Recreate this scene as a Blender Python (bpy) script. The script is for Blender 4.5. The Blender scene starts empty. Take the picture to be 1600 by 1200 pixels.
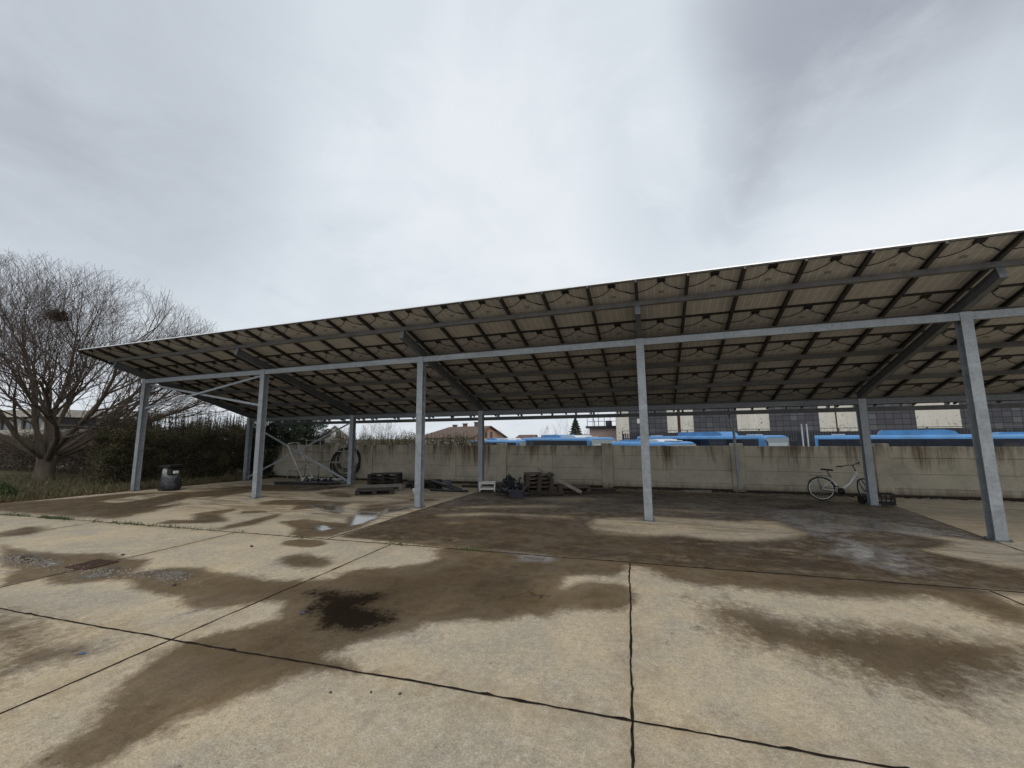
import bpy, math, random, json
import numpy as np
from mathutils import Vector, Matrix
random.seed(7); RNG = np.random.default_rng(7)
S = bpy.context.scene
COL = S.collection
PI = math.pi
R_ = math.radians
GX, GY = -0.004, -0.0142
def gz(x, y): return GX * x + GY * y           # the yard is one gently falling plane

# ------------------------------------------------------------------ materials
def srgb(r, g, b):
    f = lambda c: (c/255/12.92 if c/255 <= .04045 else ((c/255+.055)/1.055)**2.4)
    return (f(r), f(g), f(b), 1)
class NT:
    def __init__(s, name):
        s.m = bpy.data.materials.new(name); s.m.use_nodes = True
        s.t = s.m.node_tree; s.b = s.t.nodes['Principled BSDF']
    def n(s, typ, **kw):
        nd = s.t.nodes.new(typ)
        for k, v in kw.items():
            if k.startswith('i_'):
                key = k[2:]
                nd.inputs[int(key) if key.isdigit() else key.replace('_', ' ')].default_value = v
            else: setattr(nd, k, v)
        return nd
    def l(s, a, b): s.t.links.new(a, b)
    def coord(s, out='Object', scale=(1, 1, 1)):
        c = s.n('ShaderNodeTexCoord'); mp = s.n('ShaderNodeMapping'); mp.inputs['Scale'].default_value = scale
        s.l(c.outputs[out], mp.inputs[0]); return mp.outputs[0]
    def noise(s, vec, scale, detail=4, rough=.6, dist=0):
        nd = s.n('ShaderNodeTexNoise'); nd.inputs['Scale'].default_value = scale; nd.inputs['Detail'].default_value = detail
        nd.inputs['Roughness'].default_value = rough; nd.inputs['Distortion'].default_value = dist
        if vec is not None: s.l(vec, nd.inputs['Vector'])
        return nd.outputs['Fac']
    def ramp(s, fac, stops):
        nd = s.n('ShaderNodeValToRGB'); cr = nd.color_ramp
        while len(cr.elements) < len(stops): cr.elements.new(.5)
        for e, (p, c) in zip(cr.elements, stops):
            e.position = p; e.color = c if hasattr(c, '__len__') else (c, c, c, 1)
        s.l(fac, nd.inputs[0]); return nd.outputs[0]
    def mix(s, fac, a, b, mode='MIX'):
        nd = s.n('ShaderNodeMix', data_type='RGBA', blend_type=mode, clamp_factor=True)
        for k, v in ((0, fac), (6, a), (7, b)):
            if hasattr(v, 'links'): s.l(v, nd.inputs[k])
            else: nd.inputs[k].default_value = v
        return nd.outputs[2]
    def math(s, op, a, b=0, c=None, clamp=False):
        nd = s.n('ShaderNodeMath', operation=op, use_clamp=clamp)
        for k, v in enumerate((a, b) if c is None else (a, b, c)):
            if hasattr(v, 'links'): s.l(v, nd.inputs[k])
            else: nd.inputs[k].default_value = v
        return nd.outputs[0]
    def bump(s, h, strength=.3, dist=.02):
        nd = s.n('ShaderNodeBump'); nd.inputs['Strength'].default_value = strength; nd.inputs['Distance'].default_value = dist
        s.l(h, nd.inputs['Height']); s.l(nd.outputs[0], s.b.inputs['Normal']); return nd
    def set(s, **kw):
        for k, v in kw.items():
            key = {'color': 'Base Color', 'rough': 'Roughness', 'metal': 'Metallic', 'spec': 'Specular IOR Level', 'trans': 'Transmission Weight', 'coat': 'Coat Weight'}[k]
            if hasattr(v, 'links'): s.l(v, s.b.inputs[key])
            else: s.b.inputs[key].default_value = v
        return s
M = {}
def plain(name, col, rough=.6, metal=0, var=.25, scale=6, bump=0, spec=.5, stretch=(1, 1, 1)):
    """a painted or weathered surface: base colour broken up by two scales of noise"""
    t = NT(name); v = t.coord('Object', stretch)
    n = t.noise(v, scale, 6, .65)
    c = tuple(col[:3])
    dark = tuple(x*(1-var) for x in c) + (1,); lite = tuple(min(1, x*(1+var)) for x in c) + (1,)
    t.set(color=t.ramp(n, [(.3, dark), (.7, lite)]), rough=t.ramp(n, [(.3, max(0, rough-.1)), (.7, min(1, rough+.1))]), metal=metal, spec=spec)
    if bump: t.bump(t.noise(v, scale*8, 4), bump, .01)
    M[name] = t.m; return t.m

def galv(name, base, spread):
    t = NT(name); v = t.coord('Object')
    vo = t.n('ShaderNodeTexVoronoi', feature='F1'); vo.inputs['Scale'].default_value = 34; t.l(v, vo.inputs['Vector'])
    sep = t.n('ShaderNodeSeparateColor'); t.l(vo.outputs['Color'], sep.inputs[0])
    n = t.noise(v, 5, 6, .7); n2 = t.noise(t.coord('Object', (9, 9, 1.2)), 2.2, 4)
    f = t.math('ADD', t.math('MULTIPLY', sep.outputs[0], .22), t.math('MULTIPLY', n, .78))
    c = t.ramp(f, [(.25, tuple(x*(1-spread) for x in base)+(1,)), (.75, tuple(x*(1+spread) for x in base)+(1,))])
    c = t.mix(t.ramp(n2, [(.54, 0), (.68, .5)]), c, tuple(x*.6 for x in base)+(1,))
    n3 = t.noise(t.coord('Object', (.8, 3, 3)), 1.1, 5, .6); c = t.mix(t.ramp(n3, [(.55, 0), (.68, .5)]), c, tuple(min(1, x*1.5) for x in base)+(1,))
    t.set(color=c, rough=t.ramp(f, [(.2, .42), (.8, .62)]), metal=.35, spec=.4); M[name] = t.m
galv('galvanised_steel', (.295, .32, .345), .26)
galv('dull_galvanised_steel', (.15, .16, .175), .25)
plain('shaded_frame_aluminium', (.05, .048, .046), .45, .5, .1)  # darkened aluminium: shade in the gaps between panels is in the colour
plain('skylit_aluminium', (.82, .83, .84), .35, .3, .05)  # near-white tone puts skylight on the eave edge into the colour
plain('purlin_steel', (.15, .148, .145), .5, .35, .2, 5)
plain('rail_aluminium', (.055, .052, .05), .5, .4, .2, 5)
plain('black_plastic', (.008, .008, .009), .45, 0, .3)
plain('black_rubber', (.014, .014, .015), .6, 0, .3)
plain('cable_black', (.006, .006, .006), .5, 0, .2)
plain('label_grey', (.22, .21, .2), .7, 0, .2, 60)
plain('white_paint', (.62, .61, .57), .5, 0, .15, 7)
plain('rusty_tube', (.33, .3, .26), .6, .2, .4, 9)
plain('silver_paint', (.68, .68, .66), .3, .3, .08)
plain('dark_wood', (.035, .028, .022), .85, 0, .5, 12, .3)
plain('grey_wood', (.2, .18, .15), .85, 0, .4, 12, .3)
plain('brown_wood', (.085, .06, .042), .85, 0, .5, 12, .3)
plain('dark_pipe', (.02, .021, .024), .45, 0, .3)
plain('navy_plastic', (.022, .024, .04), .5, 0, .3)
plain('red_scrap', (.12, .025, .02), .6, 0, .4)
plain('grey_scrap', (.13, .14, .15), .6, 0, .5)
plain('tyre', (.015, .015, .015), .8, 0, .2)
plain('bark', (.115, .092, .07), .9, 0, .35, 5, .4, .2, (1, 1, .3))
plain('twig', (.105, .078, .066), .85, 0, .3, 3, 0, .2)
plain('grey_twig', (.16, .14, .125), .85, 0, .3, 3, 0, .2)
plain('nest_twigs', (.05, .035, .026), .9, 0, .4, 8, 0, .2)
plain('rust', (.07, .035, .022), .8, .3, .4, 14)
plain('pebble', (.05, .045, .04), .8, 0, .4, 40)
plain('blue_scrap', (.05, .12, .25), .5, 0, .2)
plain('bus_blue', (.085, .255, .52), .42, 0, .2, 1.5)
plain('bus_grey', (.42, .46, .47), .35, 0, .15, 2)
plain('bus_white', (.60, .63, .65), .4, 0, .14, 2)
plain('bus_navy', (.012, .018, .045), .35, 0, .15)
plain('cream_plaster', (.5, .46, .4), .85, 0, .15, .6)
plain('pink_plaster', (.45, .34, .3), .85, 0, .15, .6)
plain('orange_plaster', (.5, .3, .2), .85, 0, .15, .6)
plain('white_plaster', (.66, .62, .6), .85, 0, .1, .6)
plain('pale_roof', (.36, .34, .33), .8, 0, .2)
plain('window_glass', (.04, .045, .055), .15, 0, .1)
plain('dark_roof', (.035, .033, .033), .7, 0, .2)
plain('dark_fence', (.018, .02, .03), .6, 0, .3, 3)
plain('fence_steel', (.10, .10, .10), .6, .3, .3)
plain('chimney_brick', (.16, .09, .07), .9, 0, .3, 9)

def glass(name, col, rough):
    t = NT(name); t.set(color=col, rough=rough, spec=.8, coat=.4); M[name] = t.m
glass('bus_window', (.012, .018, .035, 1), .06)
glass('bus_windscreen', (.30, .34, .34, 1), .12)  # pale grey base colour carries the sky's reflection in the glass
def foliage(name, stops, rough=.6):
    t = NT(name); g = t.n('ShaderNodeNewGeometry'); v = t.coord('Object'); n = t.noise(v, .9, 3)
    f = t.math('ADD', t.math('MULTIPLY', g.outputs['Random Per Island'], .6), t.math('MULTIPLY', n, .4))
    t.set(color=t.ramp(f, stops), rough=rough, spec=.3)
    M[name] = t.m
foliage('dark_leaves', [(.15, (.016, .024, .012, 1)), (.5, (.035, .05, .022, 1)), (.85, (.07, .085, .036, 1))])
foliage('ivy_leaves', [(.15, (.012, .018, .01, 1)), (.6, (.026, .038, .018, 1)), (.9, (.055, .065, .03, 1))])
foliage('hedge_leaves', [(.1, (.024, .030, .015, 1)), (.4, (.06, .066, .03, 1)), (.6, (.105, .085, .045, 1)), (.9, (.18, .15, .08, 1))])
foliage('bramble_leaves', [(.1, (.04, .03, .022, 1)), (.45, (.09, .064, .046, 1)), (.7, (.07, .066, .036, 1)), (.9, (.16, .115, .08, 1))])
foliage('reed_leaves', [(.1, (.06, .06, .03, 1)), (.5, (.11, .105, .055, 1)), (.9, (.18, .15, .09, 1))])
foliage('conifer_needles', [(.1, (.025, .035, .02, 1)), (.9, (.075, .09, .05, 1))])
foliage('grass_blades', [(.1, (.045, .05, .02, 1)), (.45, (.10, .095, .045, 1)), (.75, (.17, .135, .075, 1)), (.95, (.26, .21, .13, 1))])
foliage('green_blades', [(.1, (.03, .05, .018, 1)), (.9, (.085, .12, .04, 1))])
foliage('fallen_leaves', [(.1, (.05, .028, .016, 1)), (.5, (.12, .07, .035, 1)), (.9, (.2, .14, .08, 1))])

def mat_backsheet():
    t = NT('panel_backsheet'); c = t.n('ShaderNodeTexCoord'); sx = t.n('ShaderNodeSeparateXYZ'); t.l(c.outputs['Object'], sx.inputs[0])
    # faint gaps between the cells seen through the sheet: 6 columns, 10 rows
    def grid(o, pitch, off, w):
        f = t.math('FRACT', t.math('DIVIDE', t.math('ADD', o, off), pitch))
        d = t.math('ABSOLUTE', t.math('SUBTRACT', f, .5)); return t.math('LESS_THAN', d, w)
    gx = grid(sx.outputs[0], .151, .03, .05); gy = grid(sx.outputs[1], .148, .02, .035)
    g = t.math('MAXIMUM', gx, t.math('MULTIPLY', gy, .35))
    info = t.n('ShaderNodeObjectInfo')
    n = t.noise(t.coord('Object'), 3, 5, .6)
    base = t.ramp(n, [(.25, (.37, .36, .35, 1)), (.75, (.50, .49, .475, 1))])
    base = t.mix(t.math('MULTIPLY', g, .6), base, (.74, .72, .69, 1))
    base = t.mix(t.math('MULTIPLY', info.outputs['Random'], .18), base, (.30, .28, .26, 1))
    t.set(color=base, rough=.55, spec=.35); M['panel_backsheet'] = t.m
mat_backsheet()
def mat_solar():
    t = NT('solar_glass'); t.set(color=(.01, .014, .03, 1), rough=.1, spec=.7); M['solar_glass'] = t.m
mat_solar()

def mat_yard():
    t = NT('yard_concrete'); v = t.coord('Object')
    a = t.n('ShaderNodeAttribute', attribute_name='stain'); sp = t.n('ShaderNodeSeparateColor'); t.l(a.outputs['Color'], sp.inputs[0])
    a2 = t.n('ShaderNodeAttribute', attribute_name='zone'); sp2 = t.n('ShaderNodeSeparateColor'); t.l(a2.outputs['Color'], sp2.inputs[0])
    def nz(vec, sc, det=6, rough=.65, dist=0, k=2.4):
        return t.math('ADD', t.math('MULTIPLY', t.math('SUBTRACT', t.noise(vec, sc, det, rough, dist), .5), k), .5, clamp=True)
    big = nz(v, .42, 5, .6, .5); mid = nz(v, 1.9, 7, .68, .5); sub = nz(v, 5.5, 6, .7, .3); fine = nz(v, 19, 6, .75); grit = nz(v, 85, 4, .8, 0, 3)
    streak = nz(t.coord('Object', (.45, 2.4, 1)), 1.5, 7, .7, .5); brush = nz(t.coord('Object', (1, .28, 1)), 7, 6, .72, .3)
    c = t.ramp(big, [(.15, (.375, .325, .245, 1)), (.5, (.47, .385, .265, 1)), (.85, (.535, .42, .262, 1))])
    c = t.mix(t.ramp(mid, [(.45, 0), (.85, .7)]), c, (.37, .325, .26, 1))
    c = t.mix(t.ramp(mid, [(.1, .6), (.4, 0)]), c, (.575, .46, .295, 1))
    c = t.mix(t.ramp(brush, [(.5, 0), (.95, .42)]), c, (.29, .245, .185, 1))
    c = t.mix(t.ramp(fine, [(.5, 0), (.95, .5)]), c, (.25, .215, .165, 1))
    c = t.mix(t.ramp(fine, [(.05, .5), (.45, 0)]), c, (.66, .59, .47, 1))
    c = t.mix(t.ramp(grit, [(.55, 0), (.95, .6)]), c, (.17, .15, .125, 1))
    c = t.mix(t.ramp(grit, [(.05, .45), (.42, 0)]), c, (.70, .64, .53, 1))
    vo = t.n('ShaderNodeTexVoronoi', feature='F1'); vo.inputs['Scale'].default_value = 24; t.l(v, vo.inputs['Vector'])
    c = t.mix(t.math('MULTIPLY', t.ramp(vo.outputs['Distance'], [(.06, 1), (.17, 0)]), t.ramp(mid, [(.55, 0), (.8, .85)])), c, (.085, .07, .055, 1))
    # wet, stained, oily areas: the outline is in the attribute, noise breaks it up
    def cen(n, k): return t.math('MULTIPLY', t.math('SUBTRACT', n, .5), k)
    wob = t.math('ADD', t.math('ADD', cen(mid, .30), cen(sub, .30)), t.math('ADD', cen(fine, .26), cen(brush, .2)))
    def mask(o, lo, hi, amp=1.0):
        return t.ramp(t.math('ADD', o, t.math('MULTIPLY', wob, amp)), [(lo, 0), (hi, 1)])
    wet = mask(sp.outputs[0], .27, .73)
    zone = sp2.outputs[0]; dz = sp2.outputs[1]
    swet = t.math('MULTIPLY', zone, t.ramp(streak, [(.48, 0), (.62, .9)]))
    wet = t.math('MAXIMUM', wet, swet)
    worn = t.math('MULTIPLY', dz, t.ramp(t.math('ADD', t.math('ADD', t.math('MULTIPLY', fine, .3), t.math('MULTIPLY', sub, .3)), t.math('MULTIPLY', streak, .4)), [(.56, 0), (.78, .75)]))
    wet = t.math('MULTIPLY', wet, t.math('SUBTRACT', 1, worn))
    c = t.mix(t.math('MULTIPLY', a2.outputs['Alpha'], t.ramp(sub, [(.3, .08), (.75, .6)])), c, (.25, .175, .095, 1))
    damp = t.ramp(t.math('SUBTRACT', t.math('ADD', t.math('ADD', t.math('MULTIPLY', mid, .36), t.math('MULTIPLY', big, .15)), t.math('ADD', t.math('MULTIPLY', sub, .25), t.math('MULTIPLY', fine, .32))), t.math('MULTIPLY', t.math('SUBTRACT', sp2.outputs[2], .5), .2)), [(.2, (.118, .097, .073, 1)), (.45, (.235, .198, .154, 1)), (.7, (.38, .33, .27, 1)), (.95, (.60, .53, .45, 1))])
    c2 = t.mix(wet, c, t.mix(1, c, damp, 'MULTIPLY'))
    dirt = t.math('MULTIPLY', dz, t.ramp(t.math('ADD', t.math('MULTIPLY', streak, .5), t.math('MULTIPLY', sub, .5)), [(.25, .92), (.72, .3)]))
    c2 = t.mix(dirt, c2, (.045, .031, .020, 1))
    brown = mask(sp.outputs[1], .25, .95, 1.3)
    c2 = t.mix(t.math('MULTIPLY', brown, .62), c2, (.095, .062, .030, 1))
    oil = mask(sp.outputs[2], .3, .75, 1.7)
    c2 = t.mix(t.math('MULTIPLY', oil, .92), c2, (.010, .007, .005, 1))
    pud = t.ramp(t.math('ADD', a.outputs['Alpha'], t.math('MULTIPLY', wob, .7)), [(.2, 0), (.65, 1)])
    c2 = t.mix(t.math('MULTIPLY', pud, .45), c2, (.07, .06, .05, 1))
    r = t.math('SUBTRACT', .92, t.math('MULTIPLY', wet, t.ramp(mid, [(.2, .22), (.8, .5)])))
    r = t.math('ADD', r, t.math('MULTIPLY', oil, .25), clamp=True)
    r = t.math('SUBTRACT', r, t.math('MULTIPLY', cen(sub, .16), wet))
    r = t.math('MULTIPLY', r, t.math('SUBTRACT', 1, t.math('MULTIPLY', pud, .92)))
    t.set(color=c2, rough=r, spec=t.math('ADD', t.math('MULTIPLY', t.math('SUBTRACT', .2, t.math('MULTIPLY', wet, .06)), t.math('SUBTRACT', 1, t.math('MULTIPLY', oil, .9))), t.math('MULTIPLY', pud, .35)))
    h = t.math('ADD', t.math('MULTIPLY', fine, .6), t.math('MULTIPLY', grit, .45))
    b = t.bump(h, .45, .006)
    t.l(t.math('MULTIPLY', t.math('SUBTRACT', 1, t.math('MULTIPLY', pud, .97)), t.math('SUBTRACT', .6, t.math('MULTIPLY', wet, .25))), b.inputs['Strength'])
    M['yard_concrete'] = t.m
mat_yard()
def mat_wall():
    t = NT('wall_concrete'); v = t.coord('Object')
    def nz(vec, sc, det=6, rough=.65, dist=0, k=2.3):
        return t.math('ADD', t.math('MULTIPLY', t.math('SUBTRACT', t.noise(vec, sc, det, rough, dist), .5), k), .5, clamp=True)
    drip = nz(t.coord('Object', (1, 1, .07)), 5.5, 6, .7, .2); wide = nz(t.coord('Object', (1, 1, .25)), .8, 5, .6); blot = nz(v, 1.3, 6, .68); fine = nz(v, 34, 4, .7)
    s = t.n('ShaderNodeSeparateXYZ'); t.l(v, s.inputs[0])
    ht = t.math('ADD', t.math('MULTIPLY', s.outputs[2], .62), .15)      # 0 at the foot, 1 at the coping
    c = t.ramp(blot, [(.15, (.40, .365, .29, 1)), (.5, (.50, .455, .365, 1)), (.85, (.58, .52, .41, 1))])
    # soot and moss that has run down from the coping
    run = t.ramp(t.math('ADD', t.math('ADD', t.math('MULTIPLY', drip, .55), t.math('MULTIPLY', wide, .45)), t.math('MULTIPLY', t.math('SUBTRACT', ht, .72), .55)), [(.48, 0), (.8, .9)])
    c = t.mix(run, c, t.ramp(wide, [(.3, (.075, .064, .046, 1)), (.8, (.12, .08, .048, 1))]))
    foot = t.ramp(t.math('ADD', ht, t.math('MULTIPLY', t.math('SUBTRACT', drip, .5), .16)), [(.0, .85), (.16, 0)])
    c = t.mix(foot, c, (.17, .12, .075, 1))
    c = t.mix(t.ramp(fine, [(.5, 0), (.95, .35)]), c, (.17, .155, .12, 1))
    t.set(color=c, rough=.9, spec=.2); t.bump(fine, .25, .006); M['wall_concrete'] = t.m
mat_wall()
def mat_tiles():
    t = NT('facade_tiles'); c = t.n('ShaderNodeTexCoord'); s = t.n('ShaderNodeSeparateXYZ'); t.l(c.outputs['Object'], s.inputs[0])
    def joint(o, pitch, w):
        f = t.math('FRACT', t.math('DIVIDE', o, pitch)); return t.math('LESS_THAN', f, w)
    j = t.math('MAXIMUM', joint(s.outputs[0], .62, .1), joint(s.outputs[2], .5, .13))
    cell = t.n('ShaderNodeTexWhiteNoise', noise_dimensions='2D'); cb = t.n('ShaderNodeCombineXYZ')
    t.l(t.math('FLOOR', t.math('DIVIDE', s.outputs[0], .62)), cb.inputs[0]); t.l(t.math('FLOOR', t.math('DIVIDE', s.outputs[2], .5)), cb.inputs[1]); t.l(cb.outputs[0], cell.inputs['Vector'])
    base = t.ramp(cell.outputs['Value'], [(0, (.06, .058, .066, 1)), (.9, (.085, .082, .092, 1)), (.97, (.12, .118, .125, 1))])
    t.set(color=t.mix(j, base, (.022, .022, .025, 1)), rough=.5); M['facade_tiles'] = t.m
mat_tiles()
def mat_peeling():
    t = NT('peeling_white'); v = t.coord('Object'); n = t.noise(v, 4.5, 6, .8); st = t.noise(t.coord('Object', (1, 1, .15)), 1.4, 4)
    s = t.n('ShaderNodeSeparateXYZ'); t.l(v, s.inputs[0])
    low = t.ramp(t.math('MULTIPLY', s.outputs[2], .2), [(.35, .09), (.85, 0)])
    c = t.ramp(st, [(.3, (.62, .58, .49, 1)), (.7, (.76, .72, .63, 1))])
    t.set(color=t.mix(t.ramp(t.math('ADD', n, low), [(.62, 0), (.68, .85)]), c, (.12, .10, .085, 1)), rough=.7); M['peeling_white'] = t.m
mat_peeling()
def mat_roof():
    t = NT('clay_roof'); v = t.coord('Object', (1, 1, 1)); w = t.n('ShaderNodeTexWave'); w.inputs['Scale'].default_value = 1.2; w.inputs['Distortion'].default_value = .6; t.l(v, w.inputs[0])
    n = t.noise(v, .8, 5)
    t.set(color=t.mix(t.math('MULTIPLY', w.outputs['Fac'], .35), t.ramp(n, [(.3, (.10, .065, .05, 1)), (.7, (.17, .115, .09, 1))]), (.07, .045, .036, 1)), rough=.9); M['clay_roof'] = t.m
mat_roof()
def mat_soil():
    t = NT('verge_soil'); v = t.coord('Object'); n = t.noise(v, .35, 6, .7); f = t.noise(v, 9, 5, .7)
    c = t.ramp(n, [(.3, (.075, .055, .035, 1)), (.6, (.10, .09, .045, 1)), (.8, (.13, .10, .06, 1))])
    t.set(color=t.mix(t.ramp(f, [(.4, 0), (.7, .6)]), c, (.035, .028, .018, 1)), rough=.95, spec=.1); t.bump(f, .6, .04); M['verge_soil'] = t.m
mat_soil()
def mat_film():
    t = NT('plastic_film'); v = t.coord('Object'); n = t.noise(v, 5, 6, .7, 1.2); s = t.n('ShaderNodeSeparateXYZ'); t.l(v, s.inputs[0])
    f = t.math('ADD', n, t.math('MULTIPLY', t.math('SUBTRACT', s.outputs[2], .42), 1.1))
    c = t.ramp(f, [(.38, (.010, .011, .016, 1)), (.55, (.05, .05, .06, 1)), (.78, (.30, .31, .31, 1)), (.95, (.5, .5, .49, 1))])
    t.set(color=c, rough=.28, spec=.6); t.bump(t.noise(v, 9, 5, .6, 1), .8, .05); M['plastic_film'] = t.m
mat_film()
def mat_stripe():
    t = NT('joint_filler'); v = t.coord('Object'); n = t.noise(v, 20, 4)
    t.set(color=t.ramp(n, [(.3, (.008, .007, .006, 1)), (.7, (.032, .026, .02, 1))]), rough=.95, spec=.05); M['joint_filler'] = t.m
mat_stripe()

# ------------------------------------------------------------------ mesh builder
class MB:
    def __init__(s): s.v = []; s.f = []
    def add(s, vs, fs):
        o = len(s.v); s.v += [tuple(q) for q in vs]; s.f += [tuple(i+o for i in q) for q in fs]; return s
    def box(s, lo, hi, mt=None, bev=0):
        x0, y0, z0 = lo; x1, y1, z1 = hi
        if bev <= 0:
            vs = [(x0,y0,z0),(x1,y0,z0),(x1,y1,z0),(x0,y1,z0),(x0,y0,z1),(x1,y0,z1),(x1,y1,z1),(x0,y1,z1)]
            fs = [(0,3,2,1),(4,5,6,7),(0,1,5,4),(1,2,6,5),(2,3,7,6),(3,0,4,7)]
        else:
            b = bev; vs = []; idx = {}
            for ix in (0, 1):
                for iy in (0, 1):
                    for iz in (0, 1):
                        c = [(x0, x1)[ix], (y0, y1)[iy], (z0, z1)[iz]]; d = [b if not i else -b for i in (ix, iy, iz)]
                        for ax in range(3):
                            q = [c[k] + (d[k] if k != ax else 0) for k in range(3)]
                            idx[(ix, iy, iz, ax)] = len(vs); vs.append(q)
            fs = []
            I = lambda a, b_, c, ax: idx[(a, b_, c, ax)]
            for k in (0, 1):
                q = [I(k,0,0,0), I(k,1,0,0), I(k,1,1,0), I(k,0,1,0)]; fs.append(q if k else q[::-1])
                q = [I(0,k,0,1), I(0,k,1,1), I(1,k,1,1), I(1,k,0,1)]; fs.append(q if k else q[::-1])
                q = [I(0,0,k,2), I(1,0,k,2), I(1,1,k,2), I(0,1,k,2)]; fs.append(q if k else q[::-1])
            for a in (0, 1):
                for c in (0, 1):
                    fs.append([I(a,c,0,0), I(a,c,1,0), I(a,c,1,1), I(a,c,0,1)]); fs.append([I(a,0,c,0), I(a,1,c,0), I(a,1,c,2), I(a,0,c,2)]); fs.append([I(0,a,c,1), I(1,a,c,1), I(1,a,c,2), I(0,a,c,2)])
            for a in (0,1):
                for b_ in (0,1):
                    for c in (0,1): fs.append([I(a,b_,c,0), I(a,b_,c,1), I(a,b_,c,2)])
        if mt is not None: vs = [tuple(mt @ Vector(q)) for q in vs]
        return s.add(vs, fs)
    def bar(s, p, q, w, h, up=(0, 0, 1)):
        """square bar from p to q"""
        p, q = Vector(p), Vector(q); d = (q-p).normalized(); u = Vector(up)
        if abs(d.dot(u)) > .95: u = Vector((0, 1, 0))
        a = d.cross(u).normalized(); b = a.cross(d).normalized()
        vs = [e + a*(i*w/2) + b*(j*h/2) for e in (p, q) for i, j in ((-1,-1),(1,-1),(1,1),(-1,1))]
        return s.add(vs, [(3,2,1,0),(4,5,6,7),(0,1,5,4),(1,2,6,5),(2,3,7,6),(3,0,4,7)])
    def tube(s, pts, r, n=8, closed=False, cap=True):
        pts = [Vector(q) for q in pts]; m = len(pts); rs = r if hasattr(r, '__len__') else [r]*m
        vs = []; ref = None
        for i in range(m):
            if closed: d = pts[(i+1) % m] - pts[i-1]
            else: d = pts[min(i+1, m-1)] - pts[max(i-1, 0)]
            d.normalize()
            if ref is None: ref = Vector((0, 0, 1)) if abs(d.z) < .9 else Vector((1, 0, 0))
            a = d.cross(ref)
            if a.length < 1e-4: a = d.cross(Vector((0, 1, .3)))
            a.normalize(); ref = a.cross(d); b = ref
            for k in range(n):
                t = 2*PI*k/n; vs.append(pts[i] + (a*math.cos(t) + b*math.sin(t))*rs[i])
        fs = []
        for i in range(m if closed else m-1):
            j = (i+1) % m
            for k in range(n): fs.append((i*n+k, i*n+(k+1) % n, j*n+(k+1) % n, j*n+k))
        if cap and not closed: fs.append(tuple(range(n))[::-1]); fs.append(tuple((m-1)*n+k for k in range(n)))
        return s.add(vs, fs)
    def ring(s, c, R, r, axis, n=32, k=6):
        c = Vector(c); ax = Vector(axis).normalized(); a = ax.orthogonal().normalized(); b = ax.cross(a)
        return s.tube([c + (a*math.cos(2*PI*i/n) + b*math.sin(2*PI*i/n))*R for i in range(n)], r, k, True)
    def disc(s, c, r, axis, w, n=16):
        c = Vector(c); ax = Vector(axis).normalized(); return s.tube([c-ax*w/2, c+ax*w/2], r, n)
    def prism(s, prof, x0, x1, ax='x'):
        """extrude a closed profile (list of (a, b)) along an axis"""
        f = {'x': lambda t, a, b: (t, a, b), 'y': lambda t, a, b: (a, t, b), 'z': lambda t, a, b: (a, b, t)}[ax]
        n = len(prof); vs = [f(x0, *q) for q in prof] + [f(x1, *q) for q in prof]
        return s.add(vs, [tuple(range(n))[::-1], tuple(range(n, 2*n))] + [(i, (i+1) % n, n+(i+1) % n, n+i) for i in range(n)])
    def xf(s, mt, start=0):
        s.v[start:] = [tuple(mt @ Vector(q)) for q in s.v[start:]]; return s
    def build(s, name, mat, parent=None, smooth=False, inv=True, recalc=True):
        me = bpy.data.meshes.new(name); me.from_pydata(s.v, [], s.f)
        if recalc and len(s.v) < 60000:
            import bmesh
            bm = bmesh.new(); bm.from_mesh(me); bmesh.ops.recalc_face_normals(bm, faces=bm.faces); bm.to_mesh(me); bm.free()
        me.materials.append(M[mat])
        if smooth: me.polygons.foreach_set('use_smooth', [True]*len(me.polygons))
        me.update()
        o = bpy.data.objects.new(name, me); COL.objects.link(o)
        if parent is not None: hang(o, parent, inv)
        return o
ROOTM = {}
def hang(o, parent, world_space=True):
    o.parent = parent
    if world_space:
        m = ROOTM.get(parent.name)
        if m is not None: o.matrix_parent_inverse = m.inverted()
def tag(o, label=None, cat=None, group=None, kind=None):
    if label: o['label'] = label
    if cat: o['category'] = cat
    if group: o['group'] = group
    if kind: o['kind'] = kind
    return o
def root(name, loc, label, cat, group=None, rz=0):
    o = bpy.data.objects.new(name, None); COL.objects.link(o); o.empty_display_size = .3
    o.location = loc; o.rotation_euler = (0, 0, rz)
    ROOTM[o.name] = Matrix.Translation(loc) @ Matrix.Rotation(rz, 4, 'Z')
    return tag(o, label, cat, group)
def kids(o): return [c for c in COL.objects if c.parent == o]
def copy_tree(o, parent=None):
    c = o.copy(); COL.objects.link(c)
    if parent is not None: c.parent = parent
    for ch in kids(o): copy_tree(ch, c)
    return c

# ------------------------------------------------------------------ camera
cam = bpy.data.cameras.new('camera'); co = bpy.data.objects.new('camera', cam); COL.objects.link(co)
cr, cu, cf = (.9474037, .31990709, -.00925665), (.05049683, -.12086006, .99138434), (-.31603212, .93970862, .13065756)
co.matrix_world = Matrix(((cr[0], cu[0], -cf[0], 0), (cr[1], cu[1], -cf[1], 0), (cr[2], cu[2], -cf[2], 1.7), (0, 0, 0, 1)))
cam.sensor_width = 36; cam.lens = 36*630.95/1600; cam.clip_end = 3000; cam.clip_start = .05
S.camera = co

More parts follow.
